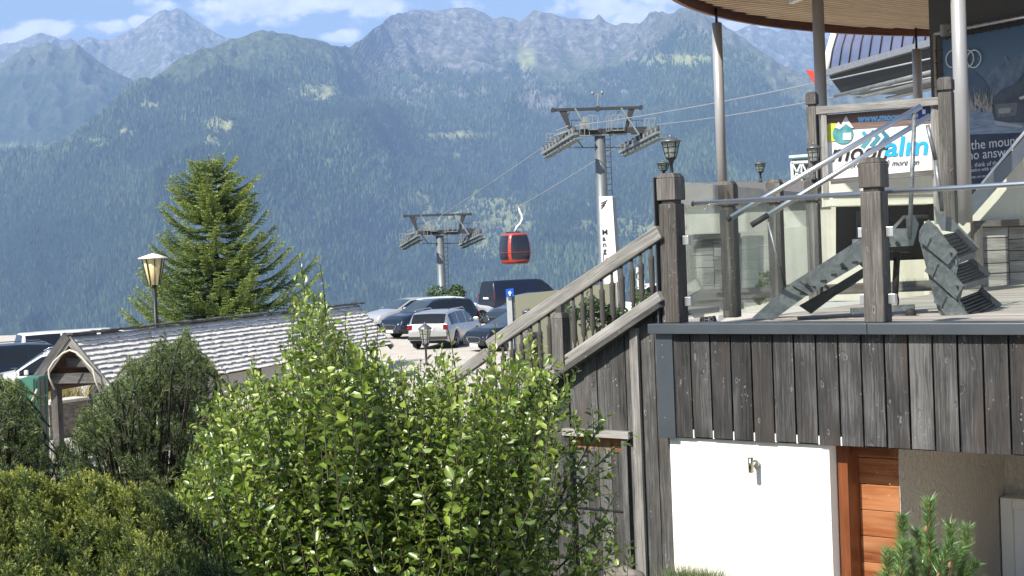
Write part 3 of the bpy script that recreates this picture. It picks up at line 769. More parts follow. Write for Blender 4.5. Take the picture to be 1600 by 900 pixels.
mb = MB(); mb.prism([WP(-3.6, nS - 0.06, ZG - .6), WP(0.12, nS - 0.06, ZG - .6), WP(0.12, nS - 0.06, ZC - 0.1), WP(0.0, nS - .06, zs(0) - 0.06), WP(-3.6, nS - .06, zs(-3.6) - 0.06)], NF * -0.03); mb.build('backing', M_BLACK, stw)
mb = MB(); w = 0.07
tq = SPt(984, 720)[0]
mb.bar(WP(tq + 0.10, nS + 0.02, ZG - .6), WP(tq + 0.10, nS + 0.02, zs(tq + .1) - 0.06), 0.075, 0.03, NF); mb.build('cover_batten', G_LIGHT, stw)
# door in the board wall
bd = empty('door', WP((dL + dR) / 2, nS, ZG), None, None); setp(bd, stw)
mb = MB(); x = dL; 
while x < dR - 0.02:
    w = min(R2.uniform(0.09, 0.13), dR - x); mb.bar(WP(x + w / 2, nS - 0.06, ZG - .6), WP(x + w / 2, nS - 0.06, zdoor), w - 0.005, 0.02, NF); x += w
def door_mat():
    t = NT('door_boards_rain_sheltered', 0.8, 0, 0.2)
    m = G_SIDE.copy(); m.name = 'door_boards_with_orange_head'; nt = m.node_tree
    b = nt.nodes['Principled BSDF']; src = b.inputs['Base Color'].links[0].from_socket
    tc = nt.nodes.new('ShaderNodeTexCoord'); sp = nt.nodes.new('ShaderNodeSeparateXYZ'); nt.links.new(tc.outputs['Object'], sp.inputs[0])
    nz = nt.nodes.new('ShaderNodeTexNoise'); nz.inputs['Scale'].default_value = 1.0; nz.inputs['Detail'].default_value = 5
    mp = nt.nodes.new('ShaderNodeMapping'); mp.inputs['Scale'].default_value = (30, 30, 3); nt.links.new(tc.outputs['Object'], mp.inputs[0]); nt.links.new(mp.outputs[0], nz.inputs[0])
    a = nt.nodes.new('ShaderNodeMath'); a.operation = 'MULTIPLY_ADD'; nt.links.new(nz.outputs[0], a.inputs[0]); a.inputs[1].default_value = 0.30; nt.links.new(sp.outputs[2], a.inputs[2])
    mr = nt.nodes.new('ShaderNodeMapRange'); nt.links.new(a.outputs[0], mr.inputs[0]); mr.inputs[1].default_value = zdoor + 0.15 - 0.13; mr.inputs[2].default_value = zdoor + 0.15 - 0.05
    mx = nt.nodes.new('ShaderNodeMix'); mx.data_type = 'RGBA'; nt.links.new(mr.outputs[0], mx.inputs[0]); nt.links.new(src, mx.inputs[6]); mx.inputs[7].default_value = (0.40, 0.16, 0.055, 1)
    nt.links.new(mx.outputs[2], b.inputs['Base Color']); bpy.data.materials.remove(t.m); return m
mb.build('leaf', door_mat(), bd)
mb = MB(); mb.bar(WP(dR + .10, nS - .034, ZG - .6), WP(dR + .10, nS - .034, zdoor + .05), .20, .02, NF); mb.bar(WP(dL - .10, nS - .034, ZG - .6), WP(dL - .10, nS - .034, zdoor + .05), .20, .02, NF); mb.build('side_filler', G_SIDE, stw)
mb = MB(); zm = SPt(940, 798)[1]; mb.bar(WP(dL, nS - 0.045, zm), WP(dR, nS - 0.045, zm), 0.012, 0.012); mb.build('joint_line', M_BLACK, bd)
mb = MB(); mb.bar(WP(dL - 0.06, nS + 0.02, zdoor + 0.03), WP(dR + 0.09, nS + 0.02, zdoor + 0.03), 0.07, 0.06); mb.build('lintel', G_LIGHT, bd, bevel=0.004)
mb = MB(); mb.bar(WP(dR + 0.03, nS + 0.012, ZG - .6), WP(dR + 0.03, nS + 0.012, zdoor), 0.055, 0.04, NF); mb.bar(WP(dL - 0.03, nS + 0.012, ZG - .6), WP(dL - 0.03, nS + 0.012, zdoor), 0.05, 0.04, NF); mb.build('frame', G_SIDE, bd)
mb = MB(); mb.bar(WP(0.115, nS + .006, ZG - .6), WP(.115, nS + .006, ZG + .25), .11, .012, NF); mb.build('base_board', G_LIGHT, stw)

str_ = empty('stair_railing', WP(-1, nS + .05, zs(-1)), 'weathered timber stair railing with turned balusters beside the grey board wall', 'railing')
nR_ = 0.0
ta, za = WT(1031, 363, nR_); tb, zb2 = WT(765, 541, nR_)
sl = (za - zb2) / (ta - tb)
def zt_(t): return za + (t - ta) * sl
te = -2.32
dirv = (WP(1, 0, sl) - WP(0, 0, 0)).normalized(); upn = NF.cross(dirv) * -1
if upn.z < 0: upn = -upn
mb = MB(); mb.bar(WP(ta + 0.01, nR_, zt_(ta + 0.01)), WP(tb, nR_, zt_(tb)), 0.075, 0.115, upn); mb.build('handrail', G_LIGHT, str_, bevel=0.012)
def handrail2(): 
    mb = MB(); mb.bar(WP(tb - 0.03, nR_ - 0.02, zt_(tb) - 0.06), WP(-2.6, nR_ - 0.02, zt_(-2.6) - 0.08), 0.07, 0.10, upn); mb.build('handrail', G_LIGHT, str_, bevel=0.01)
handrail2()
# bottom rail
tc_, zc_ = WT(1034, 462, nR_); td_, zd_ = WT(800, 622, nR_); sl2 = (zc_ - zd_) / (tc_ - td_)
def zb_f(t): return zc_ + (t - tc_) * sl2
mb = MB(); mb.bar(WP(tc_, nR_, zb_f(tc_)), WP(-2.5, nR_, zb_f(-2.5)), 0.08, 0.085, upn); mb.build('bottom_rail', G_LIGHT, str_, bevel=0.008)
mb = MB(); mb.bar(WP(tc_, nR_ + 0.0, zb_f(tc_) - 0.075), WP(-2.5, nR_ + .0, zb_f(-2.5) - 0.075), 0.11, 0.035, upn); mb.build('stringer_cap', G_SIDE, str_)
def baluster(t, zlo, zhi, n=0.0, r=0.022):
    h = zhi - zlo; mb = MB(); c = WP(t, n, zlo)
    mb.lathe(c, [(r * .5, 0), (r * .5, h * .12), (r * 1.0, h * .2), (r * 1.05, h * .23), (r * 1.05, h * .70), (r * 1.15, h * .74), (r * .6, h * .78), (r * .5, h * 1.0)], 8)
    return mb
bx = [1027, 1003, 979, 955, 932, 908, 893, 846, 830, 812, 797, 783, 770, 756]
bx = [1020, 1004, 990, 974, 959, 943, 927, 913, 899, 861, 846, 833, 818, 803, 789, 774]
for px in bx:
    t = WT(px, 470 + (1020 - px) * 0.67, nR_)[0]
    baluster(t, zb_f(t) + 0.03, zt_(t) - 0.04, nR_).build('baluster', G_MID, str_)
tp = WT(877, 540, nR_)[0]
mb = MB(); mb.bar(WP(tp, nR_, zb_f(tp) - 0.05), WP(tp, nR_, zt_(tp) - 0.16), 0.115, 0.115, NF); mb.bar(WP(tp, nR_, zt_(tp) - 0.16), WP(tp, nR_, zt_(tp) - 0.11), 0.115, 0.115, NF, taper=0.7); mb.bar(WP(tp, nR_, zt_(tp) - 0.15), WP(tp, nR_, zt_(tp) - 0.03), 0.06, 0.06, NF)
mb.build('post', G_MID, str_, bevel=0.006)
# stair flight and far railing behind
stp = empty('outside_stair', WP(-1, -0.9, zs(-1)), 'weathered timber flight of steps behind the grey board wall', 'stairs')
for i in range(9):
    t = -0.15 - i * 0.30; mb = MB(); mb.bar(WP(t - .16, -0.14, zs(t) - 0.06 - 0.0), WP(t - .16, -1.25, zs(t) - 0.06), 0.30, 0.05); mb.build('step', G_LIGHT, stp)
fr = empty('stair_railing', WP(-2.2, -1.3, ZG), 'far timber stair railing seen between the balusters, lower in the picture', 'railing')
nF = -1.35
mb = MB(); mb.bar(WP(-0.4, nF, zt_(-0.4) - 0.25), WP(-2.9, nF, zt_(-2.9) - 0.15), 0.07, 0.10, upn); mb.bar(WP(-0.4, nF, zt_(-0.4) - 0.85), WP(-2.9, nF, zt_(-2.9) - 0.75), 0.07, 0.09, upn); mb.build('rails', G_LIGHT, fr)
for i in range(11):
    t = -0.7 - i * 0.2; baluster(t, zt_(t) - 0.85, zt_(t) - 0.24, nF).build('baluster', G_MID, fr)
mb = MB()
post_mesh(mb, Vector((*P(832, 560, 13.3).xy, ZG - .3)), 0.14, P(832, 519, 13.3).z - ZG + .3, NF); mb.build('post', G_POST, fr, bevel=0.006)

# ------------------------------------------------------------------ lanterns
M_LCAP = simple('lantern_cap', (0.16, 0.17, 0.175), 0.4, 0.6)
def lantern(base_px, top_px, D, w_px, label, foot=None, group='lanterns along the terrace'):
    top = P(*top_px, D); base = P(*base_px, D); base = Vector((top.x * 0.5 + base.x * 0.5, base.y, base.z)); H = top.z - base.z; W = w_px / F * D / 2
    e = empty('lantern', base, label, 'lantern', group)
    c = base
    MB().lathe(c, [(W * .5, 0), (W * .3, H * .04), (W * .17, H * .06), (W * .15, H * .36), (W * .25, H * .38), (W * .22, H * .41), (W * .5, H * .47), (W * .52, H * .50)], 10).build('stem', M_DARK, e)
    MB().lathe(c + UP * H * .5, [(W * .48, 0), (W * .80, H * .33)], 6).build('glass', M_LGLASS, e)
    mb = MB()
    for k in range(6):
        a = k * math.pi / 3; d = Vector((math.cos(a), math.sin(a), 0)); mb.bar(c + UP * H * .5 + d * W * .5, c + UP * H * .83 + d * W * .82, W * .07, W * .07)
    for (hh, rr) in ((.60, .63), (.72, .73)):
        for k in range(6):
            a = k * math.pi / 3; b = a + math.pi / 3
            mb.bar(c + UP * H * hh + Vector((math.cos(a), math.sin(a), 0)) * W * rr, c + UP * H * hh + Vector((math.cos(b), math.sin(b), 0)) * W * rr, W * .04, W * .04)
    mb.build('frame', M_DARK, e)
    MB().lathe(c + UP * H * .52, [(W * .16, 0), (W * .2, H * .1), (W * .14, H * .2), (W * .02, H * .23)], 8).build('bulb', M_PLASTIC, e)
    MB().lathe(c + UP * H * .83, [(W * 1.0, 0), (W * 1.0, H * .02), (W * .45, H * .09), (W * .2, H * .12), (W * .1, H * .13), (W * .14, H * .15), (W * .05, H * .17)], 14).build('cap', M_LCAP, e)
    return e
lantern((1050, 281), (1047, 210), 11.35, 34, 'largest dark lantern standing on the corner post of the terrace')
lantern((1038, 281), (1036, 250), 13.4, 24, 'smaller lantern peeking out behind the corner post lantern')
lantern((1189, 285), (1187, 250), 14.6, 20, 'small lantern alone against the blue mountain between two glass panes')
lantern((1274, 281), (1270, 222), 15.6, 25, 'lantern in front of the banner post, above the last terrace post')
e = lantern((825, 522), (825, 480), 13.3, 20, 'lantern in front of the olive panel below the stair handrail')
lantern((666, 570), (664, 503), 26.0, 22, 'lantern on its own in the gravel in front of the silver estate car')
# ------------------------------------------------------------------ concrete back building, poster wall, canopy
DB = 18.9
def BX(px, py, D=DB): return P(px, py, D)
ub = empty('upper_building', P(1400, 450, DB), 'pale concrete base building behind the deck with a dark undercroft', 'building')
def slab(poly_px, D, thick, name, mat, parent, label=None, bev=0.0):
    pts = [P(x, y, D) for x, y in poly_px]; mb = MB(); mb.prism(pts, Vector((0, thick, 0))); return mb.build(name, mat, parent, label, bevel=bev)
slab([(1062, 321), (1306, 312), (1306, 470), (1062, 500)], DB + 0.8, 0.4, 'wall', M_CONC, ub, 'pale concrete wall behind the glass')
slab([(1062, 286), (1290, 281), (1290, 313), (1062, 321)], DB + 0.7, 0.5, 'parapet_band', simple('parapet_grey', (0.17, 0.165, 0.175), 0.5), ub)
slab([(1297, 283), (1462, 262), (1462, 318), (1297, 322)], DB, 0.5, 'lintel_beam', M_CONC2, ub)
slab([(1300, 303), (1460, 300), (1460, 303.4), (1300, 306)], DB - 0.03, 0.03, 'joint_line', M_CONC, ub)
slab([(1297, 412), (1470, 405), (1470, 470), (1297, 470)], DB + 0.15, 0.4, 'wall', M_CONC2, ub, 'low pale wall below the undercroft opening')
slab([(1290, 300), (1480, 295), (1480, 430), (1290, 430)], DB + 4.0, 0.2, 'undercroft_back', M_DARK, ub)
slab([(1340, 330), (1362, 329), (1362, 425), (1340, 425)], DB + 3.8, 0.1, 'undercroft_door', simple('undercroft_panel', (0.06, 0.065, 0.07), 0.6), ub)
slab([(1458, 345), (1502, 344), (1600, 232), (1780, 30), (1780, 470), (1458, 470)], DB - 0.7, 0.4, 'wall', M_CONC2, ub, 'pale plastered wall rising under the steel stair')
# grass and kerb at the foot
mb = MB(); a = P(1085, 478, DB - 0.9); b = P(1530, 449, DB - 0.9)
mb.bar(Vector((a.x, a.y, ZC - 0.02)), Vector((b.x, b.y, ZC - 0.02)), 0.16, 0.13); mb.build('timber_kerb', G_POST, ub)
# box on the wall
sw = P(1344, 390, DB + 0.9); mbx = MB(); mbx.box(sw, 0.2, 0.1, 0.3)
tag(mbx.build('junction_box', M_PLASTIC, None, bevel=0.01), 'white junction box with blue plug under the concrete beam', 'junction box')
# plank doors
def plank_door(x0, x1, y0, y1, D, label, cols, rows, sd):
    e = empty('plank_hatch', P((x0 + x1) / 2, y1, D), label, 'hatch')
    R = random.Random(sd)
    mb = MB(); A = P(x0, y1, D); B_ = P(x1, y0, D); W = B_.x - A.x; H = B_.z - A.z
    for c in range(cols):
        z = 0
        while z < H - 0.02:
            h = min(R.uniform(0.8, 1.2) * H / rows, H - z); mb.bar((A.x + W * c / cols + .006, D + R.uniform(0, .012), A.z + z + h / 2), (A.x + W * (c + 1) / cols - .006, D + R.uniform(0, .012), A.z + z + h / 2), 0.03, h - 0.012); z += h
    mb.build('planks', G_LIGHT, e)
    mb = MB(); mb.box((A.x + W / 2, D + 0.05, A.z + H / 2), W, 0.04, H); mb.build('backing', M_BLACK, e)
    mb = MB(); mb.bar((A.x - .07, D - .03, A.z - .02), (A.x - .07, D - .03, A.z + H + .08), 0.11, 0.14, (0, 1, 0)); mb.bar((A.x - .12, D - .031, B_.z + .05), (B_.x + .05, D - .031, B_.z + .05), 0.14, 0.08); mb.build('frame', G_MID, e)
    return e
plank_door(1536, 1700, 349, 450, DB - 0.75, 'weathered plank hatch in the pale wall at the right edge', 4, 5, 2)
plank_door(1082, 1150, 374, 472, DB + 0.7, 'grey plank hatch seen through the glass behind the corner post', 2, 4, 5)
mb = MB(); a = P(1176, 472, DB - 0.2); b = P(1176, 368, DB - 0.2); mb.bar(a, b, 0.24, 0.3, (0, 1, 0))
tag(mb.build('concrete_pillar', concrete('pillar_concrete', (0.2, 0.22, 0.2), (0.3, 0.32, 0.29)), None, bevel=0.01), 'short grey concrete pillar seen through the glass pane', 'pillar')

# steel stair at right
ss = empty('steel_stair', P(1560, 300, DB - 1.0), 'grey steel stair stringer with thin tube handrail above the pale sloping wall', 'stairs')
MB().bar(P(1497, 346, DB - 0.95), P(1790, 15, DB - 0.95), 0.06, 0.17, (0, 0, 1)).build('stringer', simple('stair_steel', (0.16, 0.18, 0.20), 0.4, 0.7), ss)
MB().tube([P(1527, 297, DB - 0.95), P(1790, 20, DB - 0.95) + UP * 0.35], 0.022).build('handrail', M_CHROME, ss)
mb = MB()
for px, py0, py1 in ((1582, 228, 262), (1682, 120, 160)): mb.tube([P(px, py0, DB - .95), P(px, py1, DB - .95)], 0.016)
mb.parts('baluster', M_CHROME, ss)

# dark wall with the poster: runs right and toward the viewer
def plane_from(l, r): 
    d = (r - l); d.z = 0; d.normalize(); return d
PL = P(1457, 200, 21.4); PR = P(1600, 200, 20.0); dW = (PR - PL); dW.z = 0; dW.normalize(); nW = Vector((dW.y, -dW.x, 0))
if nW.y > 0: nW = -nW
def WW(px, py, out=0.0): return PPL(px, py, PL + nW * out, nW)
M_DWALL = simple('dark_grey_render', (0.055, 0.058, 0.06), 0.8, 0, 0.1, 2)
zt0 = 4.2; zb0 = ZC - 0.1
dw = empty('poster_house', Vector((PL.x, PL.y, zb0)), 'dark grey rendered building carrying the large winter poster', 'building')
a = WW(1457, 200); b = a + dW * 9
mb = MB(); mb.prism([Vector((a.x, a.y, zb0)), Vector((b.x, b.y, zb0)), Vector((b.x, b.y, zt0)), Vector((a.x, a.y, zt0))], nW * -3.0); mb.build('wall', M_DWALL, dw)
# floodlight and vent
pf = WW(1478, 47, 0.12); fl = empty('floodlight', pf, 'small grey floodlight on the dark wall above the poster corner', 'floodlight')
MB().box(pf, 0.16, 0.12, 0.2).build('housing', simple('floodlight_grey', (0.2, 0.2, 0.19), 0.4, 0.3), fl, bevel=0.03)
MB().tube([pf, pf - nW * 0.14], 0.03).build('bracket', M_DARK, fl)
# poster
tl = WW(1470, 68, 0.10); 
def zline(py0, px0): return WW(px0, py0, 0.1).z
ztop = (WW(1470, 66, .1).z + WW(1600, 35, .1).z) / 2; zbot = WW(1480, 292, .1).z - 0.55
xl = (WW(1474, 100, .1) - (PL + nW * .1)).dot(dW); xr = xl + 5.2
def PW(s, z, out=0.1): return Vector((PL.x, PL.y, 0)) + nW * out + dW * s + UP * z
def PS(px, py, out=0.1):
    p = WW(px, py, out); return (p - (PL + nW * out)).dot(dW), p.z
pst = empty('advertising_poster', PW(xl, zbot), 'large blue winter car poster laced to a steel tube frame on the dark wall', 'poster')
def poster_mat(name, c, c2=None, sc=3.0, axis=(1, 1, 1)):
    t = NT(name, 0.55, 0, 0.3); t.base(t.ramp(t.noise(t.co('Object', axis), sc, 5, 0.6), [(0.3, c), (0.7, c2 or c)])); return t.m
def sheet(poly, out, name, mat, th=0.003):
    mb = MB(); mb.prism([PW(s, z, out) for s, z in poly], nW * th); return mb.build(name, mat, pst)
def sky_mat():
    t = NT('poster_sky', 0.5, 0, 0.3); s = t.n('ShaderNodeSeparateXYZ'); t.L(t.co('Object'), s.inputs[0])
    mr = t.n('ShaderNodeMapRange'); t.L(s.outputs[2], mr.inputs[0]); mr.inputs[1].default_value = 1.2; mr.inputs[2].default_value = 2.9
    t.base(t.ramp(mr.outputs[0], [(0, (0.20, 0.30, 0.42)), (1, (0.05, 0.10, 0.17))])); return t.m
sheet([(xl, zbot), (xr, zbot), (xr, ztop), (xl, ztop)], 0.10, 'printed_sky', sky_mat())
def pp(lst): return [PS(x, y) for x, y in lst]
sheet(pp([(1478, 130), (1484, 128), (1500, 112), (1520, 108), (1536, 122), (1548, 136), (1562, 150), (1576, 150), (1620, 150), (1620, 300), (1478, 300)]), 0.106, 'printed_near_hill', poster_mat('poster_hill', (0.05, 0.08, 0.13), (0.09, 0.14, 0.21), 6))
sheet(pp([(1536, 118), (1550, 108), (1556, 106), (1562, 96), (1568, 93), (1573, 86), (1577, 95), (1586, 92), (1594, 84), (1612, 82), (1640, 70), (1640, 220), (1560, 160), (1548, 136)]), 0.110, 'printed_peaks', poster_mat('poster_peaks', (0.07, 0.11, 0.18), (0.16, 0.22, 0.30), 9))
sheet(pp([(1508, 164), (1516, 158), (1524, 166), (1536, 176), (1550, 168), (1560, 172), (1700, 160), (1700, 216), (1508, 216)]), 0.113, 'printed_snow', poster_mat('poster_snow', (0.12, 0.18, 0.28), (0.30, 0.38, 0.48), 5, (1, 1, 5)))
sheet(pp([(1478, 212), (1700, 203), (1700, 320), (1478, 320)]), 0.117, 'printed_shade', poster_mat('poster_shade', (0.03, 0.045, 0.08), (0.05, 0.07, 0.115), 3, (1, 1, 4)))
# grass tuft on the poster
R3 = random.Random(9); mb = MB()
for i in range(70):
    x = 1520 + R3.uniform(-3, 34); y = 168 - R3.uniform(-8, 6); s, z = PS(x, y); s2, z2 = PS(x + R3.uniform(-7, 5), y - R3.uniform(8, 28))
    mb.bar(PW(s, z, .118), PW(s2, z2, .118), 0.012, 0.002, nW, taper=0.4)
mb.build('printed_grass', poster_mat('poster_grass', (0.22, 0.23, 0.22), (0.42, 0.41, 0.38), 8), pst)
sheet(pp([(1553, 160), (1556, 150), (1566, 140), (1580, 134), (1592, 126), (1602, 112), (1640, 100), (1700, 100), (1700, 185), (1600, 192), (1575, 191), (1556, 188), (1552, 175)]), 0.120, 'printed_car_body', poster_mat('poster_car', (0.05, 0.065, 0.09), (0.10, 0.125, 0.16), 4))
sheet(pp([(1556, 163), (1592, 160), (1590, 180), (1560, 184)]), 0.124, 'printed_car_grille', poster_mat('poster_grille', (0.10, 0.11, 0.12), (0.20, 0.21, 0.22), 30))
sheet(pp([(1562, 170), (1582, 168), (1581, 176), (1563, 178)]), 0.128, 'printed_plate', poster_mat('poster_plate', (0.30, 0.33, 0.36)))
sheet(pp([(1594, 152), (1612, 146), (1612, 151), (1596, 156)]), 0.124, 'printed_headlight', poster_mat('poster_lamp', (0.5, 0.53, 0.56)))
sheet(pp([(1553, 188), (1600, 196), (1600, 200), (1560, 196)]), 0.124, 'printed_bumper', poster_mat('poster_bumper', (0.35, 0.4, 0.45)))
M_PTXT = simple('poster_print_white', (0.62, 0.66, 0.70), 0.5, 0, 0.02)
def ring(cx, cy, r, w, mat, parent, name='ring_emblem'):
    mb = MB(); s, z = PS(cx, cy); pts = [PW(s + math.cos(a) * r, z + math.sin(a) * r, 0.131) for a in [i * 2 * math.pi / 28 for i in range(29)]]
    mb.tube(pts, w, 6, False); return mb.build(name, mat, parent)
for cx_ in (1491, 1502, 1513, 1524): ring(cx_, 92, 0.125, 0.010, M_PTXT, pst)
def text(s, size, mat, name='lettering', parent=None, shear=0.0, bold=0.0, ext=0.002, align='LEFT'):
    cu = bpy.data.curves.new('lettering', 'FONT'); cu.body = s; cu.size = size; cu.shear = shear; cu.offset = bold; cu.extrude = ext; cu.align_x = align; cu.resolution_u = 3
    ob = bpy.data.objects.new('tmp', cu); SC.collection.objects.link(ob); bpy.context.view_layer.update()
    me = bpy.data.meshes.new_from_object(ob.evaluated_get(bpy.context.evaluated_depsgraph_get())); bpy.data.objects.remove(ob); bpy.data.curves.remove(cu)
    me.materials.clear(); o = link(name, me, mat, None); return o
def place_text(o, origin, xdir, updir, parent, sx=1.0):
    xdir = Vector(xdir).normalized(); z = xdir.cross(Vector(updir)).normalized(); y = z.cross(xdir)
    M4 = Matrix(((xdir.x * sx, y.x, z.x, origin.x), (xdir.y * sx, y.y, z.y, origin.y), (xdir.z * sx, y.z, z.z, origin.z), (0, 0, 0, 1)))
    o.data.transform(M4); setp(o, parent) if parent else None
for (txt, px, py, size) in (('the mountains call', 1519, 234, 0.20), ('no answers.', 1514, 250, 0.20), ('A shot of the new S5 drives', 1514, 262, 0.095), ('quattro all wheel drive', 1514, 269, 0.075), ('always on snow and ice in the mountains', 1514, 279, 0.06)):
    if 'drive' in txt and 'S5' in txt: txt = '… think of the Audi S6 Avant e-tron'
    if txt.startswith('quattro'): txt = 'quattro with all wheel drive'
    o = text(txt, size, M_PTXT); s, z = PS(px, py); place_text(o, PW(s, z, 0.124), dW, UP, pst)
# tube frame and lacing
mb = MB(); fr_o = 0.13
mb.tube([PW(xl - 0.12, zbot - .1, fr_o), PW(xl - 0.12, ztop + 0.1, fr_o)], 0.028, 8); mb.tube([PW(xl - 0.12, ztop + 0.1, fr_o), PW(xr, ztop + 0.1, fr_o)], 0.028, 8); mb.build('tube_frame', M_CHROME, pst)
mb = MB()
for i in range(26): mb.bar(PW(xl + 0.1 + i * 0.16, ztop - 0.02, .13), PW(xl + 0.1 + i * 0.16, ztop + 0.13, .15), 0.02, 0.006)
for i in range(16): mb.bar(PW(xl + 0.03, ztop - 0.15 - i * 0.18, .13), PW(xl - 0.14, ztop - 0.15 - i * 0.18, .15), 0.02, 0.006)
mb.parts('lacing', M_BLACK, pst)

# canopy: round roof, unseen near part cut away to let the sun in
CC = Vector((10.5, 18.6, 0)); CRAD = 8.45; ZR = 3.78; FH = 0.34
cn = empty('round_canopy', Vector((CC.x, CC.y, ZR)), 'round canopy roof with slatted timber soffit and curved brown fascia', 'roof')
YCUT = 16.4
mb = MB(); sd = Vector((0.80, 0.60, 0)); sp_ = Vector((-0.6, 0.8, 0)); i = -CRAD + 0.2
while i < CRAD - 0.2:
    hw = math.sqrt(max(0.01, (CRAD - 0.22) ** 2 - i * i)); c = CC + sp_ * i; lo = max(-hw, (YCUT + .05 - c.y) / sd.y)
    if lo < hw - .1: mb.bar(c + sd * lo + UP * (ZR + 0.10), c + sd * hw + UP * (ZR + 0.10), 0.088, 0.03)
    i += 0.125
mb.build('soffit_slats', G_SOFFIT, cn)
a_cut = math.asin((YCUT - CC.y) / CRAD); arc = [a_cut + (math.pi - 2 * a_cut) * k / 72 for k in range(73)]
def arc_pt(a, r, z): return Vector((CC.x + math.cos(a) * r, max(YCUT, CC.y + math.sin(a) * r), z))
MB().prism([arc_pt(a, CRAD - .02, ZR + .14) for a in arc], UP * .2).build('roof_slab', simple('roof_underlay', (0.10, 0.075, 0.05), 0.8), cn)
MB().prism([arc_pt(a, CRAD + .03, ZR + FH) for a in arc], UP * .03).build('roof_edge', M_COPE, cn)
mb = MB(); nA = len(arc)
for a in arc:
    d = Vector((math.cos(a), math.sin(a), 0))
    for (r, z) in ((CRAD - 0.07, ZR - 0.02), (CRAD, ZR - 0.02), (CRAD, ZR + FH - .002), (CRAD - 0.07, ZR + FH - .002)): mb.v.append(CC + d * r + UP * z)
for k in range(nA - 1):
    b0 = k * 4; b1 = (k + 1) * 4; L_ = CRAD * (arc[1] - arc[0])
    for q in range(4):
        q2 = (q + 1) % 4; mb.face((b0 + q, b0 + q2, b1 + q2, b1 + q), ((k * L_, q * .4), (k * L_, q * .4 + .35), ((k + 1) * L_, q * .4 + .35), ((k + 1) * L_, q * .4)), False)
mb.build('fascia', G_FASC, cn)
MB().bar(arc_pt(arc[0], CRAD, ZR + FH / 2) - Vector((.1, .03, 0)), arc_pt(arc[-1], CRAD, ZR + FH / 2) + Vector((.1, -.03, 0)), .06, FH).build('unseen_cut_fascia', G_FASC, cn)  # added board closing the straight cut, out of view
# strip light under the soffit
a = P(1237, 25, 22.5); b = P(1268, 16, 21.8)
a.z = b.z = ZR + 0.03
MB().bar(a, b, 0.09, 0.07).build('strip_light', M_PLASTIC, cn, bevel=0.01)
def column(px_t, py_t, px_b, py_b, D, r, label, ztop, cap=True):
    t = P(px_t, py_t, D); b = P(px_b, py_b, D); x = (t.x + b.x) / 2
    e = empty('canopy_column', (x, D, b.z), label, 'column', 'columns carrying the round canopy')
    MB().tube([(x, D, b.z), (x, D, ztop)], r, 24).build('shaft', M_COL, e)
    if cap: MB().tube([(x, D, ztop), (x, D, ZR + 0.1)], 0.022, 8).build('rod', M_DARK, e)
    return e
D1 = 23.2; column(1119, 35, 1130, 300, D1, 0.083, 'leftmost slim grey column, alone in front of the blue mountain', P(1119, 36, D1).z)
column(1278, 0, 1292, 430, 20.6, 0.085, 'grey column just left of the restaurant banner', ZR + 0.05, False)
column(1496, 0, 1509, 348, 17.1, 0.088, 'thickest grey column crossing the winter poster', ZR + 0.05, False)
column(1430, 75, 1437, 170, 26.2, 0.085, 'short grey column with thin rod in front of the gondola station', P(1430, 77, 26.2).z)

# ------------------------------------------------------------------ banner on timber frame
DBN = 16.2
bf = empty('banner_frame', P(1370, 300, DBN), 'weathered timber frame of two tall capped posts with a sloping top beam', 'frame')
def tallpost(px_t, py_t, px_b, py_b, w, D, name='post'):
    t = P(px_t, py_t, D); b = P(px_b, py_b, D); x = (t.x + b.x) / 2; base = Vector((x, D, b.z)); h = t.z - b.z; mb = MB()
    mb.bar(base, base + UP * (h - 0.17), w, w, (0.5, 0.86, 0)); mb.bar(base + UP * (h - 0.17), base + UP * (h - 0.14), w * .7, w * .7, (0.5, .86, 0)); mb.bar(base + UP * (h - 0.145), base + UP * (h - 0.03), w * 1.08, w * 1.08, (0.5, .86, 0)); mb.bar(base + UP * (h - 0.03), base + UP * h, w * 1.08, w * 1.08, (0.5, .86, 0), taper=.7)
    return mb.build(name, G_MID, bf, bevel=0.006)
tallpost(1266, 144, 1276, 300, 0.115, DBN + .1); tallpost(1474, 121, 1488, 352, 0.15, DBN - .3)
mb = MB(); mb.bar(P(1275, 173, DBN), P(1467, 158, DBN - .25), 0.07, 0.09); mb.bar(P(1286, 172, DBN), P(1291, 312, DBN), 0.06, 0.07, (0, 1, 0)); mb.bar(P(1461, 160, DBN - .2), P(1468, 350, DBN - .2), 0.10, 0.07, (0, 1, 0)); mb.build('beam', G_LIGHT, bf, bevel=0.004)
mb = MB(); mb.bar(P(1298, 284, DBN), P(1462, 269, DBN - .2), 0.05, 0.06); mb.build('bottom_rail', G_MID, bf)
bp = empty('restaurant_banner', P(1375, 230, DBN + .04), 'white restaurant banner with black and blue lettering and mountain emblem', 'banner')
BO = P(1288, 284, DBN + 0.06); BR = P(1461, 272, DBN - 0.14); bx_ = (BR - BO); bx_.z = 0; bx_.normalize(); bn = Vector((bx_.y, -bx_.x, 0))
def BP(px, py, out=0.0): return PPL(px, py, BO + bn * out, bn)
def bsheet(poly, out, name, mat):
    mb = MB(); mb.prism([BP(x, y, out) for x, y in poly], bn * 0.002); return mb.build(name, mat, bp)
bsheet([(1288, 180), (1459, 166), (1461, 271), (1294, 283)], 0.0, 'sheet', simple('banner_white', (0.80, 0.80, 0.78), 0.5, 0, 0.02))
M_BWOOD = wood('banner_print_wood', (0.09, 0.06, 0.05), (0.17, 0.12, 0.10), (0.26, 0.20, 0.17), 0.1)
bsheet([(1288, 180), (1459, 166), (1460, 192), (1395, 198), (1289, 205)], 0.005, 'printed_planks', M_BWOOD)
bsheet([(1289, 198), (1294, 193), (1302, 192), (1309, 193), (1310, 220), (1290, 222)], 0.010, 'printed_meadow', poster_mat('banner_yellow', (0.42, 0.50, 0.04), (0.62, 0.62, 0.12), 14))
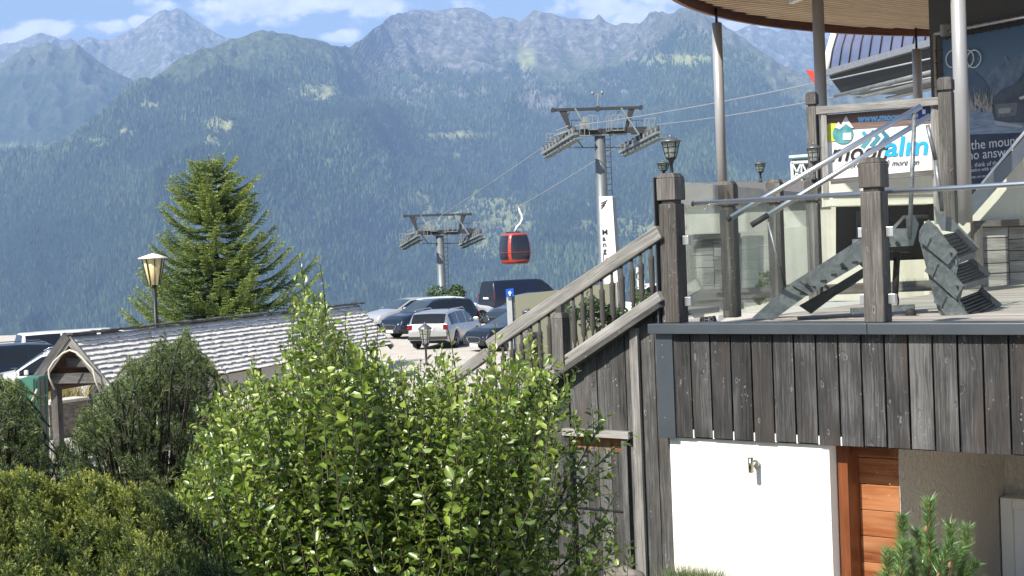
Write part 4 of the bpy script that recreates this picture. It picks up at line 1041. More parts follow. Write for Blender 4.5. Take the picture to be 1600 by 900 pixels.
mb = MB(); c = BP(1317, 209, 0.014); mb.lathe(c, [(0.115, 0), (0.115, 0.002)], 32, bn); mb.build('printed_disc', poster_mat('banner_teal', (0.03, 0.18, 0.20), (0.12, 0.34, 0.36), 12), bp)
bsheet([(1317, 208), (1330, 207), (1330, 218), (1317, 219)], 0.020, 'printed_label', simple('banner_label', (0.6, 0.68, 0.68), 0.5))
bsheet([(1304, 199), (1310, 190), (1314, 196), (1318, 187), (1322, 181), (1327, 190), (1334, 200), (1330, 200), (1322, 194), (1312, 202)], 0.018, 'printed_splash', simple('banner_splash', (0.62, 0.58, 0.56), 0.5))
bsheet([(1434, 166), (1455, 164.5), (1456, 187), (1435, 189)], 0.012, 'printed_badge', simple('banner_blue', (0.02, 0.03, 0.22), 0.4))
bsheet([(1441, 171), (1446, 171), (1446, 178), (1441, 178)], 0.016, 'printed_badge_mark', simple('badge_white', (0.7, 0.7, 0.75), 0.4))
for k, c_ in enumerate(((0.07, 0.30, 0.38), (0.05, 0.23, 0.30), (0.035, 0.17, 0.23))):
    x = 1347 + k * 14; y = 213 - k * 2
    bsheet([(x - 1, y - 5), (x + 3, y - 9 + 0), (x + 15, y + 4), (x + 3, y + 19), (x - 3, y + 16), (x + 7, y + 5)], 0.008 + k * .001, 'printed_arrow', simple('banner_arrow', c_, 0.5))
M_INK = simple('banner_ink', (0.018, 0.012, 0.014), 0.5); M_BLU = simple('banner_ink_blue', (0.02, 0.36, 0.70), 0.4)
def bt(s, px, py, size, mat, sx=1.0, bold=0.0, shear=0.2, out=0.012):
    o = text(s, size, mat, 'lettering', None, shear, bold, 0.001); place_text(o, BP(px, py, out), bx_, UP, bp, sx)
bt('moon', 1297, 252, 0.285, M_INK, 0.95, 0.004, 0.3); bt('alm', 1381, 244, 0.31, M_BLU, 1.12, 0.006, 0.15)
bt('more service & more fun', 1318, 263, 0.105, M_INK, 0.78, 0.0, 0.45)
bt('www.moonalm.at', 1340, 190, 0.105, simple('banner_ink_light', (0.20, 0.45, 0.80), 0.4), 0.95, 0.006, 0.2, 0.012)

# ------------------------------------------------------------------ mobile folding steel steps on the deck
fs = empty('folding_steps', P(1440, 500, 11.2), 'galvanised mobile folding steps with grated treads and long tube handrails on the deck', 'mobile stairs')
DF = 11.75
def FP(px, py, d=0.0): return P(px, py, DF + d)
# side cheek of the ramp, two of them
def cheek(d):
    mb = MB(); 
    mb.prism([FP(1175, 497, d), FP(1235, 443, d), FP(1350, 370, d), FP(1382, 357, d), FP(1421, 357, d), FP(1424, 384, d), FP(1390, 386, d), FP(1262, 461, d), FP(1208, 500, d)], Vector((0, 0.008, 0)))
    return mb
cheek(0).build('side_cheek', M_GALV, fs); cheek(0.62).build('side_cheek', M_GALV, fs)
mb = MB(); mb.bar(FP(1238, 444, -0.01), FP(1268, 461, -0.01) , 0.02, 0.03, (0, 1, 0)); mb.bar(FP(1250, 438, -0.006), FP(1275, 455, -0.006), 0.02, 0.012, (0, 1, 0)); mb.parts('fold_plate', M_GALV, fs)
mb = MB()
for (x, y) in ((1259, 444), (1289, 446), (1314, 412), (1344, 411), (1400, 378)):
    a = FP(x, y, -0.02); mb.bar(a, a + Vector((0.03, 0.0, -0.03)), 0.025, 0.025)
mb.parts('bolt', M_DARK, fs)
mb = MB()
mb.prism([FP(1250, 478, 0.1), FP(1300, 450, .1), FP(1385, 398, .1), FP(1395, 403, .1), FP(1330, 447, .1), FP(1305, 462, .1), FP(1268, 490, .1)], Vector((0, 0.05, 0)))
mb.prism([FP(1250, 478, 0.5), FP(1300, 450, .5), FP(1385, 398, .5), FP(1395, 403, .5), FP(1330, 447, .5), FP(1305, 462, .5), FP(1268, 490, .5)], Vector((0, 0.05, 0)))
mb.parts('under_beam', M_DARK, fs)
mb = MB()
for i in range(9):
    f = i / 8; x = 1240 + (1372 - 1240) * f; y = 452 + (374 - 452) * f; mb.bar(FP(x, y + 7, 0.01), FP(x, y + 7, 0.61), 0.19, 0.02)
mb.build('ramp_treads', M_DARK, fs)
# upright step cassette with three grated treads
def cassette():
    M_TREAD = simple('tread_steel', (0.055, 0.06, 0.068), 0.45, 0.5, 0.2, 10)
    mb = MB(); mb.prism([FP(1437, 361), FP(1442, 352), FP(1451, 343), FP(1466, 356), FP(1500, 405), FP(1494, 430), FP(1506, 447), FP(1500, 470), FP(1519, 500), FP(1477, 500), FP(1467, 488), FP(1459, 462), FP(1436, 372)], Vector((0, 0.012, 0))); mb.build('cassette_cheek', M_GALV, fs)
    W2 = 0.42
    dr_ = [  # left edge top/bottom, right edge top/bottom, side plate
        ((1467, 366), (1494, 406), (1491, 362), (1523, 394), [(1443, 383), (1449, 372), (1464, 363), (1497, 394), (1481, 414)]),
        ((1481, 417), (1507, 446), (1512, 407), (1543, 433), [(1452, 430), (1461, 412), (1477, 415), (1507, 446), (1493, 467)]),
        ((1493, 467), (1520, 499), (1528, 454), (1560, 481), [(1466, 478), (1474, 462), (1490, 466), (1520, 499), (1482, 499)])]
    for (a0, a1, b0, b1, sp_) in dr_:
        mb = MB(); mb.prism([FP(x, y, -0.035) for x, y in sp_], Vector((0, 0.03, 0))); s = mb.build('tread_side', M_GALV, fs, bevel=0.003)
        mb = MB(); (x0, y0), (x1, y1) = sp_[0], sp_[1]
        mb.prism([FP(x0 - 7, y0 - 6, -.05), FP(x1 - 7, y1 - 8, -.05), FP(x1 + 5, y1 - 1, -.05), FP(x0 + 5, y0 + 2, -.05)], Vector((0, 0.012, 0))); mb.build('lug', M_GALV, s)
        mb = MB()
        for (x, y) in ((sp_[0][0] + 3, sp_[0][1] - 7), (sp_[3][0] - 14, sp_[3][1] + 0)):
            mb.prism([FP(x, y, -.037), FP(x + 5, y + 1, -.037), FP(x + 4, y + 8, -.037)], Vector((0, -0.004, 0)))
        mb.parts('slot', M_BLACK, s)
        # black sheet painting the shade behind the grating, then the slats across it
        q = [FP(*a0, .03), FP(*b0, W2 + .02), FP(*b1, W2 + .02), FP(*a1, .03)]
        q = [v + Vector((0.01, .05, -.02)) for v in q]; mb = MB(); mb.prism(q, Vector((0.01, .03, -.01))); mb.build('tread_shade', M_BLACK, s)
        mb = MB(); n = 7
        for i in range(n):
            f = (i + .6) / n; l = FP(a0[0] + (a1[0] - a0[0]) * f, a0[1] + (a1[1] - a0[1]) * f, 0.0); r = FP(b0[0] + (b1[0] - b0[0]) * f, b0[1] + (b1[1] - b0[1]) * f, W2); mb.bar(l, r, 0.012, 0.020)
        mb.build('tread_grating', M_TREAD, s)
        mb = MB(); mb.bar(FP(a1[0], a1[1] + 3, -.02), FP(b1[0], b1[1] + 4, W2), 0.015, 0.045); mb.build('tread_nosing', M_GALV, s)
        mb = MB(); mb.bar(FP(b0[0] + 1, b0[1], W2), FP(b1[0] + 1, b1[1], W2), 0.015, 0.08); mb.build('tread_back', M_TREAD, s)
cassette()
mb = MB(); mb.prism([FP(1455, 336, -0.03), FP(1459, 322, -0.03), FP(1463, 338, -.03), FP(1470, 332, -.03), FP(1530, 388, -.03), FP(1520, 398, -.03), FP(1478, 360, -.03), FP(1468, 366, -.03)], Vector((0, 0.01, 0))); 
mb2 = MB(); mb2.prism([FP(1464, 345, .45), FP(1460, 322, .45), FP(1473, 338, .45), FP(1486, 340, .45), FP(1530, 385, .45), FP(1523, 397, .45), FP(1492, 363, .45), FP(1472, 360, .45)], Vector((0, 0.012, 0))); mb2.build('top_plate', M_GALV, fs)
mb = MB(); mb.prism([FP(1418, 342, -0.01), FP(1424, 330, -.01), FP(1436, 350, -.01), FP(1427, 384, -.01), FP(1420, 384, -.01)], Vector((0, 0.05, 0))); mb.build('hinge_plate', M_COPE, fs)
# handrails
def tube(p, q, r, name, mat, label=None, d=0.0, d2=None):
    return MB().tube([FP(*p, d), FP(*q, d if d2 is None else d2)], r, 12).build(name, mat, fs, label)
tube((1140, 341), (1439, 166), 0.024, 'handrail', M_CHROME, None, 0.0); tube((1177, 350), (1453, 181), 0.024, 'handrail', M_CHROME, None, 0.55, 0.55)
tube((1136, 343), (1141, 340), 0.026, 'end_plug', M_BLACK, None, 0.0); tube((1174, 352), (1200, 336), 0.0255, 'grip_sleeve', M_BLACK, None, 0.55)
tube((1429, 178), (1421, 372), 0.019, 'upright', M_GALV, None, 0.0); tube((1449, 195), (1462, 250), 0.019, 'upright', M_GALV, None, 0.5); tube((1462, 250), (1472, 330), 0.019, 'upright', M_GALV, None, 0.5)
tube((1200, 347), (1226, 446), 0.012, 'upright', M_GALV, None, 0.5)
# running gear
tube((1402, 392), (1398, 470), 0.028, 'hydraulic_strut', M_BLACK, None, 0.2); 
mb = MB(); mb.tube([FP(1396 + 8 * math.cos(a), 470 + 14 * math.sin(a), .2) for a in [i * .6 - 1.6 for i in range(8)]], 0.007, 6); mb.build('hose', M_BLACK, fs)
MB().bar(FP(1385, 386, .2), FP(1420, 388, .2), 0.2, 0.07).build('strut_head', M_DARK, fs)
MB().bar(FP(1330, 486, .2), FP(1428, 480, .2), 0.06, 0.05).build('chassis', M_GALV, fs)
mb = MB(); c = FP(1423, 490, 0.15); mb.lathe(c, [(0.012, 0), (0.045, 0.003), (0.045, 0.034), (0.012, 0.037)], 18, (0.3, 0.95, 0)); mb.build('wheel', M_BLACK, fs)
MB().bar(FP(1423, 478, .17), FP(1423, 488, .17), 0.02, 0.05).build('wheel_fork', M_GALV, fs)

# hand rail loop inside the undercroft
mb = MB(); mb.tube([P(1382, 372, DB + 1.4), P(1412, 339, DB + 1.4), P(1450, 338, DB + 1.4)], 0.025, 8)
tag(mb.build('steel_handrail', M_CHROME, None), 'bent steel tube handrail in the dark undercroft behind the post', 'handrail')
# ------------------------------------------------------------------ shingled hut on the left
SH = empty('shingled_hut', P(184, 700, 31), 'long low timber hut with bleached grey shingle roof and open gable end', 'hut')
R0 = P(120, 527, 31); R1_ = P(551, 479, 43.6); R1_.z = R0.z
dSd = (R1_ - R0).normalized(); pS = Vector((dSd.y, -dSd.x, 0))      # pS points right (towards the sunny slope side in the picture)
HL = (R1_ - R0).length
er = P(184, 612, 30.75); run = 1.12; drop = R0.z - er.z
M_SHING = wood('shingle_wood', (0.40, 0.375, 0.33), (0.74, 0.70, 0.63), (0.88, 0.84, 0.77), 0.0, None, 0.85, 0.5, 0.2)
def slope_pt(s, q, side, lift=0.0):
    n = (pS * side * drop + UP * run).normalized()
    return R0 + dSd * s + pS * side * run * q - UP * drop * q + n * lift
for side, rows in ((1, 12), (-1, 12)):
    mb = MB(); R4 = random.Random(5 + side)
    for i in range(rows):
        q0 = i / rows; q1 = (i + 1.12) / rows; s = -0.25 + R4.uniform(-.05, 0)
        while s < HL + 0.25:
            w = R4.uniform(0.10, 0.24); a = slope_pt(s + w / 2, q0, side, 0.012); b = slope_pt(s + w / 2, q1 + R4.uniform(-.010, .010), side, 0.052 + R4.uniform(0, .012))
            mb.bar(a, b, w - 0.004, 0.020, (pS * side * drop + UP * run)); s += w
    mb.build('roof_shingles', M_SHING, SH)
    mb = MB(); mb.prism([slope_pt(-.2, 0, side, -.03), slope_pt(HL + .2, 0, side, -.03), slope_pt(HL + .2, 1, side, -.03), slope_pt(-.2, 1, side, -.03)], (pS * side * drop + UP * run).normalized() * 0.03); mb.build('roof_boarding', G_BROWN, SH)
mb = MB(); s = -0.3; R4 = random.Random(8)
while s < HL + 0.3:
    w = R4.uniform(.16, .3); mb.bar(R0 + dSd * s + UP * R4.uniform(.07, .10), R0 + dSd * (s + w + .04) + UP * R4.uniform(.07, .10), 0.26, 0.05); s += w
mb.build('ridge_cap', G_SIDE, SH)
mb = MB()
for side in (1, -1):
    for s in (-0.27, HL + 0.27):
        mb.bar(slope_pt(s, 0.0, side, -0.02), slope_pt(s, 1.06, side, -0.02), 0.05, 0.17, (pS * side * drop + UP * run))
mb.parts('barge_board', G_LIGHT, SH)
mb = MB(); nl_ = (pS * -drop + UP * run).normalized(); mb.bar(slope_pt(-0.30, -0.02, -1, 0.05), slope_pt(-0.30, 1.10, -1, 0.05), 0.08, 0.20, nl_); mb.build('barge_shingles', G_SIDE, SH)
gz = float(ground_z(R0.x, R0.y)) - 0.2
mb = MB()
for s in (0.1, 3.2, 6.4, 9.6, HL - 0.1):
    for side in (1, -1):
        mb = MB(); b = R0 + dSd * s + pS * side * run * 0.62; zt = R0.z - drop * 0.66; mb.bar(Vector((b.x, b.y, gz)), Vector((b.x, b.y, zt)), 0.17, 0.17, dSd)
        mb.build('post', G_SIDE if s < 1 else G_BROWN, SH)
mb = MB(); 
a = R0 - pS * run * .60 - UP * drop * .74 ; b = R0 + pS * run * .60 - UP * drop * .74; mb.bar(a, b, 0.16, 0.22)
a = R0 + dSd * .03 - pS * run * .28 - UP * drop * .46 ; b = R0 + dSd * .03 + pS * run * .28 - UP * drop * .46; mb.bar(a, b, 0.05, 0.2)
mb.build('gable_beam', G_SIDE, SH)
for side in (1, -1):
    mb = MB(); mb.bar(R0 + pS * side * run * .66 - UP * drop * .84, R0 + dSd * HL + pS * side * run * .66 - UP * drop * .84, 0.14, 0.16); mb.build('wall_plate', G_BROWN, SH)
mb = MB(); z0 = R0.z - drop * 0.86; 
for i, s in enumerate((0.25, 3.35, 6.55, 9.75)):
    a = R0 + dSd * s + pS * run * .62; b = R0 + dSd * (s + 2.9) + pS * run * .62
    mb.bar(Vector((a.x, a.y, z0 - .42)), Vector((b.x, b.y, z0 - .42)), 0.03, 0.72)
mb.parts('panel', simple('hut_panel', (0.55, 0.52, 0.46), 0.6, 0, 0.04), SH)
mb = MB(); a = R0 + dSd * .1 + pS * run * .62; b = R0 + dSd * HL + pS * run * .62
mb.bar(Vector((a.x, a.y, z0 - .84)), Vector((b.x, b.y, z0 - .84)), 0.08, 0.12); mb.bar(Vector((a.x, a.y, gz + .25)), Vector((b.x, b.y, gz + .25)), 0.05, 0.6); mb.build('cross_rail', G_BROWN, SH)
# cable slung over the gable
pc = [P(45, 700, 30), P(46, 655, 30.0), P(58, 640, 30.0), P(64, 625, 30.2), P(58, 608, 30.3), P(60, 600, 30.35)]
pts_ = [P(85, 609, 30.5), P(77, 590, 30.5), P(76, 578, 30.5), P(84, 565, 30.5), P(98, 552, 30.5), P(109, 547, 30.5), P(120, 551, 30.4), P(145, 577, 30.3), P(149, 594, 30.3), P(156, 612, 30.3)]
tag(MB().tube(pts_, 0.022, 8).build('hose', simple('hose_beige', (0.50, 0.46, 0.36), 0.5), None), 'beige hose slung in an arch over the hut gable', 'hose')
tag(MB().tube([P(58, 608, 29.2), P(52, 622, 29.2), P(43, 640, 29.2), P(33, 652, 29.2), P(30, 660, 29.2), P(31, 700, 29.2)], 0.022, 8).build('hose', bpy.data.materials['hose_beige'], None), 'beige hose hanging down in front of the green panels', 'hose')
# green panel container
M_GRN = simple('green_sheet', (0.045, 0.17, 0.115), 0.45, 0.1, 0.2, 3)
gc = empty('green_container', P(50, 710, 29.5), 'green sheet metal locker standing left of the hut', 'locker')
def quadp(x0, x1, y0, y1, D, th=0.05): return [P(x0, y0, D), P(x1, y0 - 3, D), P(x1 + 4, y1, D), P(x0 + 4, y1, D)]
mb = MB(); mb.prism(quadp(29, 60, 592, 760, 29.5), Vector((0, 0.6, 0))); mb.build('body', M_GRN, gc)
mb = MB(); mb.bar(P(27, 592, 29.45), P(31, 760, 29.45), .06, .08); mb.bar(P(60, 592, 29.4), P(65, 760, 29.4), .05, .06); mb.bar(P(53, 592, 29.45), P(58, 760, 29.45), .03, .03); mb.build('edge_profile', simple('green_dark', (0.012, 0.04, 0.03), 0.5), gc)
mb = MB(); mb.bar(P(67, 590, 29.3), P(73, 760, 29.3), .08, .08); mb.build('post', M_BLACK, gc)
# low stone wall under the gable
t = NT('rubble_stone', 0.9, 0, 0.2); vv = t.co('Object', (1, 1, 1.8)); vo = t.voro(vv, 5.0); 
t.base(t.mix(t.ramp(t.n('ShaderNodeTexVoronoi', feature='DISTANCE_TO_EDGE').outputs[0], [(0, 1), (1, 1)]), t.ramp(vo.outputs['Color'], [(0.2, (0.11, 0.10, 0.085)), (0.8, (0.26, 0.24, 0.20))]), t.ramp(t.noise(vv, 8, 5), [(0.3, (0.10, 0.09, 0.08)), (0.7, (0.27, 0.25, 0.21))]))); t.bump(vo.outputs['Distance'], 0.8, 0.03)
M_STONE = t.m
swl = empty('stone_wall', P(90, 710, 34), 'low brown rubble stone wall seen through the open gable of the hut', 'wall')
mb = MB(); a = P(66, 632, 34.5); b = P(128, 632, 35.5); zt = a.z; mb.bar(Vector((a.x, a.y, (zt + gz) / 2 - .1)), Vector((b.x, b.y, (zt + gz) / 2 - .1)), 0.5, zt - gz + .2); mb.build('masonry', M_STONE, swl)
mb = MB(); mb.bar(Vector((a.x, a.y, zt + .03)), Vector((b.x, b.y, zt + .03)), 0.6, 0.07); mb.build('cap_slab', M_CONC, swl)

# big street lantern behind the spruce
pl = P(241, 445, 40.5); sl = empty('street_lantern', (pl.x, pl.y, float(ground_z(pl.x, pl.y))), 'large street lantern with cream glass and flat white cap beside the spruce', 'street lamp')
MB().tube([(pl.x, pl.y, float(ground_z(pl.x, pl.y)) - .1), (pl.x, pl.y, pl.z)], 0.06, 10).build('pole', M_DARK, sl)
k_ = 40.5 / F
MB().lathe((pl.x, pl.y, pl.z), [(8.5 * k_, 0), (17 * k_, 41 * k_)], 8).build('lamp_glass', simple('cream_glass', (0.62, 0.52, 0.26), 0.3, 0, 0.1), sl)
mb = MB()
for k in range(8):
    a = k * math.pi / 4 + .39; d = Vector((math.cos(a), math.sin(a), 0)); mb.bar(Vector((pl.x, pl.y, pl.z)) + d * 9 * k_, Vector((pl.x, pl.y, pl.z + 41 * k_)) + d * 17.5 * k_, 0.025, 0.025)
mb.build('lamp_frame', M_DARK, sl)
MB().lathe((pl.x, pl.y, pl.z + 41 * k_), [(23 * k_, 0), (23 * k_, 1.5 * k_), (9 * k_, 6 * k_), (2 * k_, 8 * k_)], 16).build('lamp_cap', M_WHITE, sl)

# ------------------------------------------------------------------ things in front of the car park
op = empty('olive_panel', P(880, 600, 22), 'large plain olive green panel standing behind the stair handrail', 'panel')
mb = MB(); mb.prism([P(801, 462, 22), P(963, 442, 22), P(973, 660, 22), P(811, 660, 22)], Vector((0, 0.06, 0))); mb.build('sheet', simple('olive_sheet', (0.20, 0.205, 0.145), 0.65, 0, 0.06, 1.0), op)
mb = MB(); 
for (x, y) in ((876, 448), (966, 440)): mb.bar(P(x, y, 21.9), P(x + 9, 640, 21.9), 0.05, 0.05, (0, 1, 0))
mb.parts('post', M_GALV, op)
sg = empty('parking_sign', P(800, 600, 20.5), 'small blue sign on a pale galvanised square pole left of the olive panel', 'sign')
MB().bar(P(795, 459, 20.5), P(805, 660, 20.5), 0.075, 0.075, (0, 1, 0)).build('pole', simple('pole_white', (0.48, 0.50, 0.49), 0.45, 0.3), sg)
MB().bar(P(801, 462, 20.52), P(811, 660, 20.52), 0.06, 0.06, (0, 1, 0)).build('pole', M_GALV, sg)
MB().prism([P(790, 452, 20.42), P(802, 450.5, 20.42), P(803, 463, 20.42), P(791, 464.5, 20.42)], Vector((0, 0.012, 0))).build('sign_plate', simple('sign_blue', (0.01, 0.11, 0.55), 0.4), sg)
MB().lathe(P(796.5, 457.5, 20.41), [(0.025, 0), (0.025, 0.004)], 6, (0, -1, 0)).bar(P(796.5, 459, 20.408), P(797, 462, 20.408), 0.02, 0.004, (0, -1, 0)).build('sign_symbol', M_WHITE, sg)
# advertising pillar
DA = 48.0
ap = empty('advertising_pillar', P(950, 445, DA), 'tall white advertising pillar with vertical lettering beside the first ropeway pylon', 'pillar')
mb = MB(); a = P(936, 307, DA); b = P(956.5, 306, DA); x0, x1 = a.x, b.x; zt = a.z; zb = P(950, 470, DA).z - .8
lean = 0.35
mb.prism([(x0, DA, zt), (x1, DA, zt), (x1 + .12, DA, zb), (x0 + .12, DA, zb)], (0.17, 0.9, 0)); mb.build('body', M_WHITE, ap)
MB().prism([(x1 + .0, DA + .05, zt - .03), (x1 + .17, DA + .9, zt - .03), (x1 + .29, DA + .9, zb), (x1 + .12, DA + .05, zb)], (0.02, -0.004, 0)).build('side_panel', simple('pillar_grey', (0.16, 0.165, 0.16), 0.5), ap)
M_INK2 = simple('pillar_ink', (0.03, 0.03, 0.035), 0.5); M_RED = simple('pillar_red', (0.55, 0.06, 0.09), 0.5)
def atext(s_, px, py, size, mat, rot=0):
    o = text(s_, size, mat, 'lettering', None, 0, 0.006, 0.002); p_ = P(px, py, DA - 0.012)
    x_ = Vector((1, 0, 0)); u_ = UP
    if rot: x_ = Vector((math.cos(rot), 0, math.sin(rot))); u_ = Vector((-math.sin(rot), 0, math.cos(rot)))
    place_text(o, p_, x_, u_, ap)
for i, ch in enumerate('Mang'): atext(ch, 940.5 + i * .7, 367 + i * 9.5, 0.26, M_INK2)
mb = MB()
for i in range(3): mb.bar(P(939, 318 + i * 4, DA - .01), P(949 - i * 2, 313 + i * 3.5, DA - .01), 0.01, 0.035)
mb.parts('printed_stripe', M_INK2, ap)
MB().prism([P(948, 402, DA - .01), P(945, 406, DA - .01), P(948, 410, DA - .01), P(951, 406, DA - .01)], (0, -0.004, 0)).build('printed_mark', M_RED, ap)
MB().bar(P(942.5, 398, DA - .01), P(943.5, 412, DA - .01), 0.025, .004, (0, 1, 0)).build('printed_line', M_INK2, ap)
# white info sign
ins = empty('info_sign', P(1000, 470, 30), 'white information board with black circle emblem seen through the balusters', 'sign')
mb = MB(); mb.prism([P(994, 418, 30), P(1006, 417, 30), P(1008, 452, 30), P(996, 453, 30)], (0, 0.03, 0)); mb.build('board', M_WHITE, ins)
MB().bar(P(1001, 452, 30.05), P(1003, 520, 30.05), .06, .06, (0, 1, 0)).build('pole', M_GALV, ins)
c = P(1000.5, 431, 29.985); mb = MB(); mb.tube([c + Vector((math.cos(a) * .082, 0, math.sin(a) * .095)) for a in [i * .3 for i in range(22)]], 0.008, 6, False); mb.build('ring_emblem', M_INK2, ins)
mb = MB(); mb.bar(P(998, 434, 29.985), P(1000, 428, 29.985), .004, .02); mb.bar(P(1000, 428, 29.985), P(1004, 435, 29.985), .004, .02); mb.build('peak_emblem', M_INK2, ins)
mb = MB()
for k in range(3): mb.bar(P(997, 441 + k * 4, 29.985), P(1005, 440.6 + k * 4, 29.985), .004, .010)
mb.parts('text_line', M_INK2, ins)
# white lattice fence piece at the left of the banner
lf = empty('lattice_fence', P(1250, 280, 30), 'small white cross braced railing in front of a teal board', 'railing')
DLF = 30
mb = MB(); mb.bar(P(1233, 245, DLF), P(1270, 242, DLF), .05, .05); mb.bar(P(1236, 254, DLF), P(1270, 252, DLF), .05, .05); mb.bar(P(1237, 254, DLF), P(1239, 300, DLF), .05, .05, (0, 1, 0)); mb.bar(P(1252, 254, DLF), P(1253, 300, DLF), .03, .03, (0, 1, 0)); mb.bar(P(1238, 255, DLF), P(1250, 280, DLF), .03, .03); mb.bar(P(1240, 280, DLF), P(1252, 254, DLF), .03, .03); mb.bar(P(1253, 255, DLF), P(1263, 275, DLF), .03, .03)
mb.bar(P(1256, 278, DLF), P(1268, 254, DLF), .03, .03); mb.build('rails', M_WHITE, lf)
slab([(1237, 247), (1285, 244), (1290, 320), (1240, 320)], DLF + .08, .04, 'board', simple('teal_board', (0.13, 0.24, 0.27), 0.6), lf)
# red pointed pennant-like panel
rf = slab([(1259, 109), (1275, 111), (1277, 133), (1273, 131)], 44, 0.05, 'red_sign', simple('sign_red', (0.62, 0.07, 0.04), 0.45), None); tag(rf, 'red pointed panel tip peeking out left of the grey column', 'sign')

# ------------------------------------------------------------------ ropeway
M_PYL = simple('pylon_zinc', (0.20, 0.22, 0.225), 0.5, 0.6, 0.15, 0.8)
M_PYD = simple('pylon_dark_steel', (0.035, 0.034, 0.034), 0.6, 0.2)
M_SHV = simple('sheave_zinc', (0.24, 0.26, 0.25), 0.5, 0.4, 0.3, 3)
M_SRUB = simple('sheave_rubber', (0.05, 0.05, 0.045), 0.7)
RD = (P(627, 387, 121) - P(848, 234, 91)).normalized(); RDh = Vector((RD.x, RD.y, 0)).normalized()
def pylon(label, base_to):
    e = empty('ropeway_pylon', base_to, label, 'pylon', 'pylons of the gondola ropeway'); O = P(937, 218, 88); off = Vector(base_to) - O
    def K(px, py, d=0.0): return P(px, py, 88) + Vector((0, d, 0)) + off
    t0 = K(937, 212); zg = float(ground_z(t0.x, t0.y)) - 12
    MB().tube([(t0.x, t0.y, zg), (t0.x, t0.y, t0.z)], 0.44, 20, True, 0.33).build('mast', M_PYL, e)
    mb = MB(); 
    for dx in (0.30, 0.62): mb.bar((t0.x + dx, t0.y - .35, zg), (t0.x + dx, t0.y - .35, t0.z), .05, .05, (0, 1, 0))
    z = zg
    while z < t0.z: mb.bar((t0.x + .30, t0.y - .35, z), (t0.x + .62, t0.y - .35, z), .04, .04); z += .35
    mb.build('ladder', M_PYD, e)
    # lower cross arm
    mb = MB(); mb.bar(K(885, 209), K(1010, 203), 0.45, 0.40); mb.build('cross_arm', M_PYD, e)
    mb = MB(); mb.bar(K(905, 213, -.3), K(985, 210, -.3), .1, .1); mb.bar(K(890, 229, .8), K(975, 229, .8), .08, .08); mb.bar(K(901, 215, .8), K(912, 229, .8), .08, .08); mb.build('brace', M_PYL, e)
    # lifting frame
    mb = MB(); mb.bar(K(865, 172), K(1001, 168), 0.3, 0.17); mb.build('top_beam', M_PYD, e)
    for (a, b, c, d_) in (((874, 174), (886, 174), (893, 204), (889, 204)), ((982, 170), (992, 170), (980, 203), (976, 203))):
        MB().prism([K(*a, -.1), K(*b, -.1), K(*c, -.1), K(*d_, -.1)], (0, .22, 0)).build('frame_leg', M_PYD, e)
    mb = MB(); mb.bar(K(898, 170, -.2), K(912, 194, -.2), .1, .1); mb.bar(K(970, 169, -.2), K(998, 211, -.2), .1, .1); mb.bar(K(968, 172, .2), K(956, 196, .2), .06, .06); mb.bar(K(890, 175, .2), K(884, 190, .2), .06, .06); mb.parts('strut', M_SHV, e)
    mb = MB(); mb.lathe(K(864, 172), [(.14, -.2), (.14, .2)], 10, (0, 1, 0)); mb.lathe(K(1001, 168), [(.14, -.2), (.14, .2)], 10, (0, 1, 0)); mb.lathe(K(934, 170), [(.16, -.2), (.16, .2)], 10, (0, 1, 0)); mb.parts('beam_end', M_PYD, e)
    # work platforms with rails
    mb = MB()
    for (x0, x1, yt, yb, d) in ((853, 867, 209, 222, 0), (893, 908, 187, 206, .4), (918, 933, 182, 204, -.5), (947, 953, 182, 206, -.3), (955, 974, 181, 205, -.4), (1007, 1022, 186, 204, -.2), (905, 920, 192, 214, -.6), (985, 1006, 187, 208, .5)):
        mb.bar(K(x0, yt, d), K(x1, yt - .5, d), .045, .045)
        mb.bar(K(x0, (yt + yb) / 2, d), K(x1, (yt + yb) / 2 - .5, d), .03, .03)
        for x in (x0, (x0 + x1) / 2, x1): mb.bar(K(x, yt, d), K(x, yb, d), .04, .04, (0, 1, 0))
        mb.bar(K(x0, yb, d), K(x1, yb - .5, d), .5, .05)
        mb.build('platform_rail', M_SHV, e); mb = MB()
    MB().box(K(914, 188, -.3), .3, .3, .35).box(K(913, 197, -.4), .55, .4, .45).build('control_box', M_SHV, e, bevel=.03)
    for (n0, n1, nw) in (((897, 207, -2.0), (850, 229, 3.2), 10), ((1024, 205, -2.0), (976, 226, 3.2), 10)):
        a = K(n0[0], n0[1], n0[2]); b = K(n1[0], n1[1], n1[2]); h = empty('sheave_train', a, None, None); h.name = 'sheave_train'; setp(h, e)
        d = (b - a); L_ = d.length; d.normalize(); sd = d.cross(UP).normalized()
        mb = MB(); mb.bar(a - UP * .24, b - UP * .24, .34, .16, UP); mb.bar(a - UP * .55 + sd * .2, b - UP * .50 + sd * .2, .5, .05); 
        for i in range(nw): c = a.lerp(b, (i + .5) / nw); mb.bar(c - UP * .25, c - UP * .6 + sd * .2, .1, .1)
        mb.build('carrier', M_SHV, h)
        mb = MB()
        for i in range(nw): c = a.lerp(b, (i + .5) / nw); mb.lathe(c - sd * .07, [(.12, 0), (.24, .01), (.24, .13), (.12, .14)], 12, sd)
        mb.parts('sheave', M_SRUB, h)
        mb = MB(); 
        for i in range(nw): c = a.lerp(b, (i + .5) / nw); mb.lathe(c - sd * .10, [(.15, 0), (.13, .02)], 10, sd)
        mb.parts('sheave_hub', M_SHV, h)
    mb = MB(); mb.bar(K(895, 205, -1.5), K(866, 212, 0), .12, .12); mb.bar(K(870, 204, 0), K(887, 199, -1), .08, .08); mb.build('guard', M_SHV, e)
    return e, K
py1, K1 = pylon('tall nearer ropeway pylon with wind gauge, right of the gondola cabin', P(937, 218, 88))
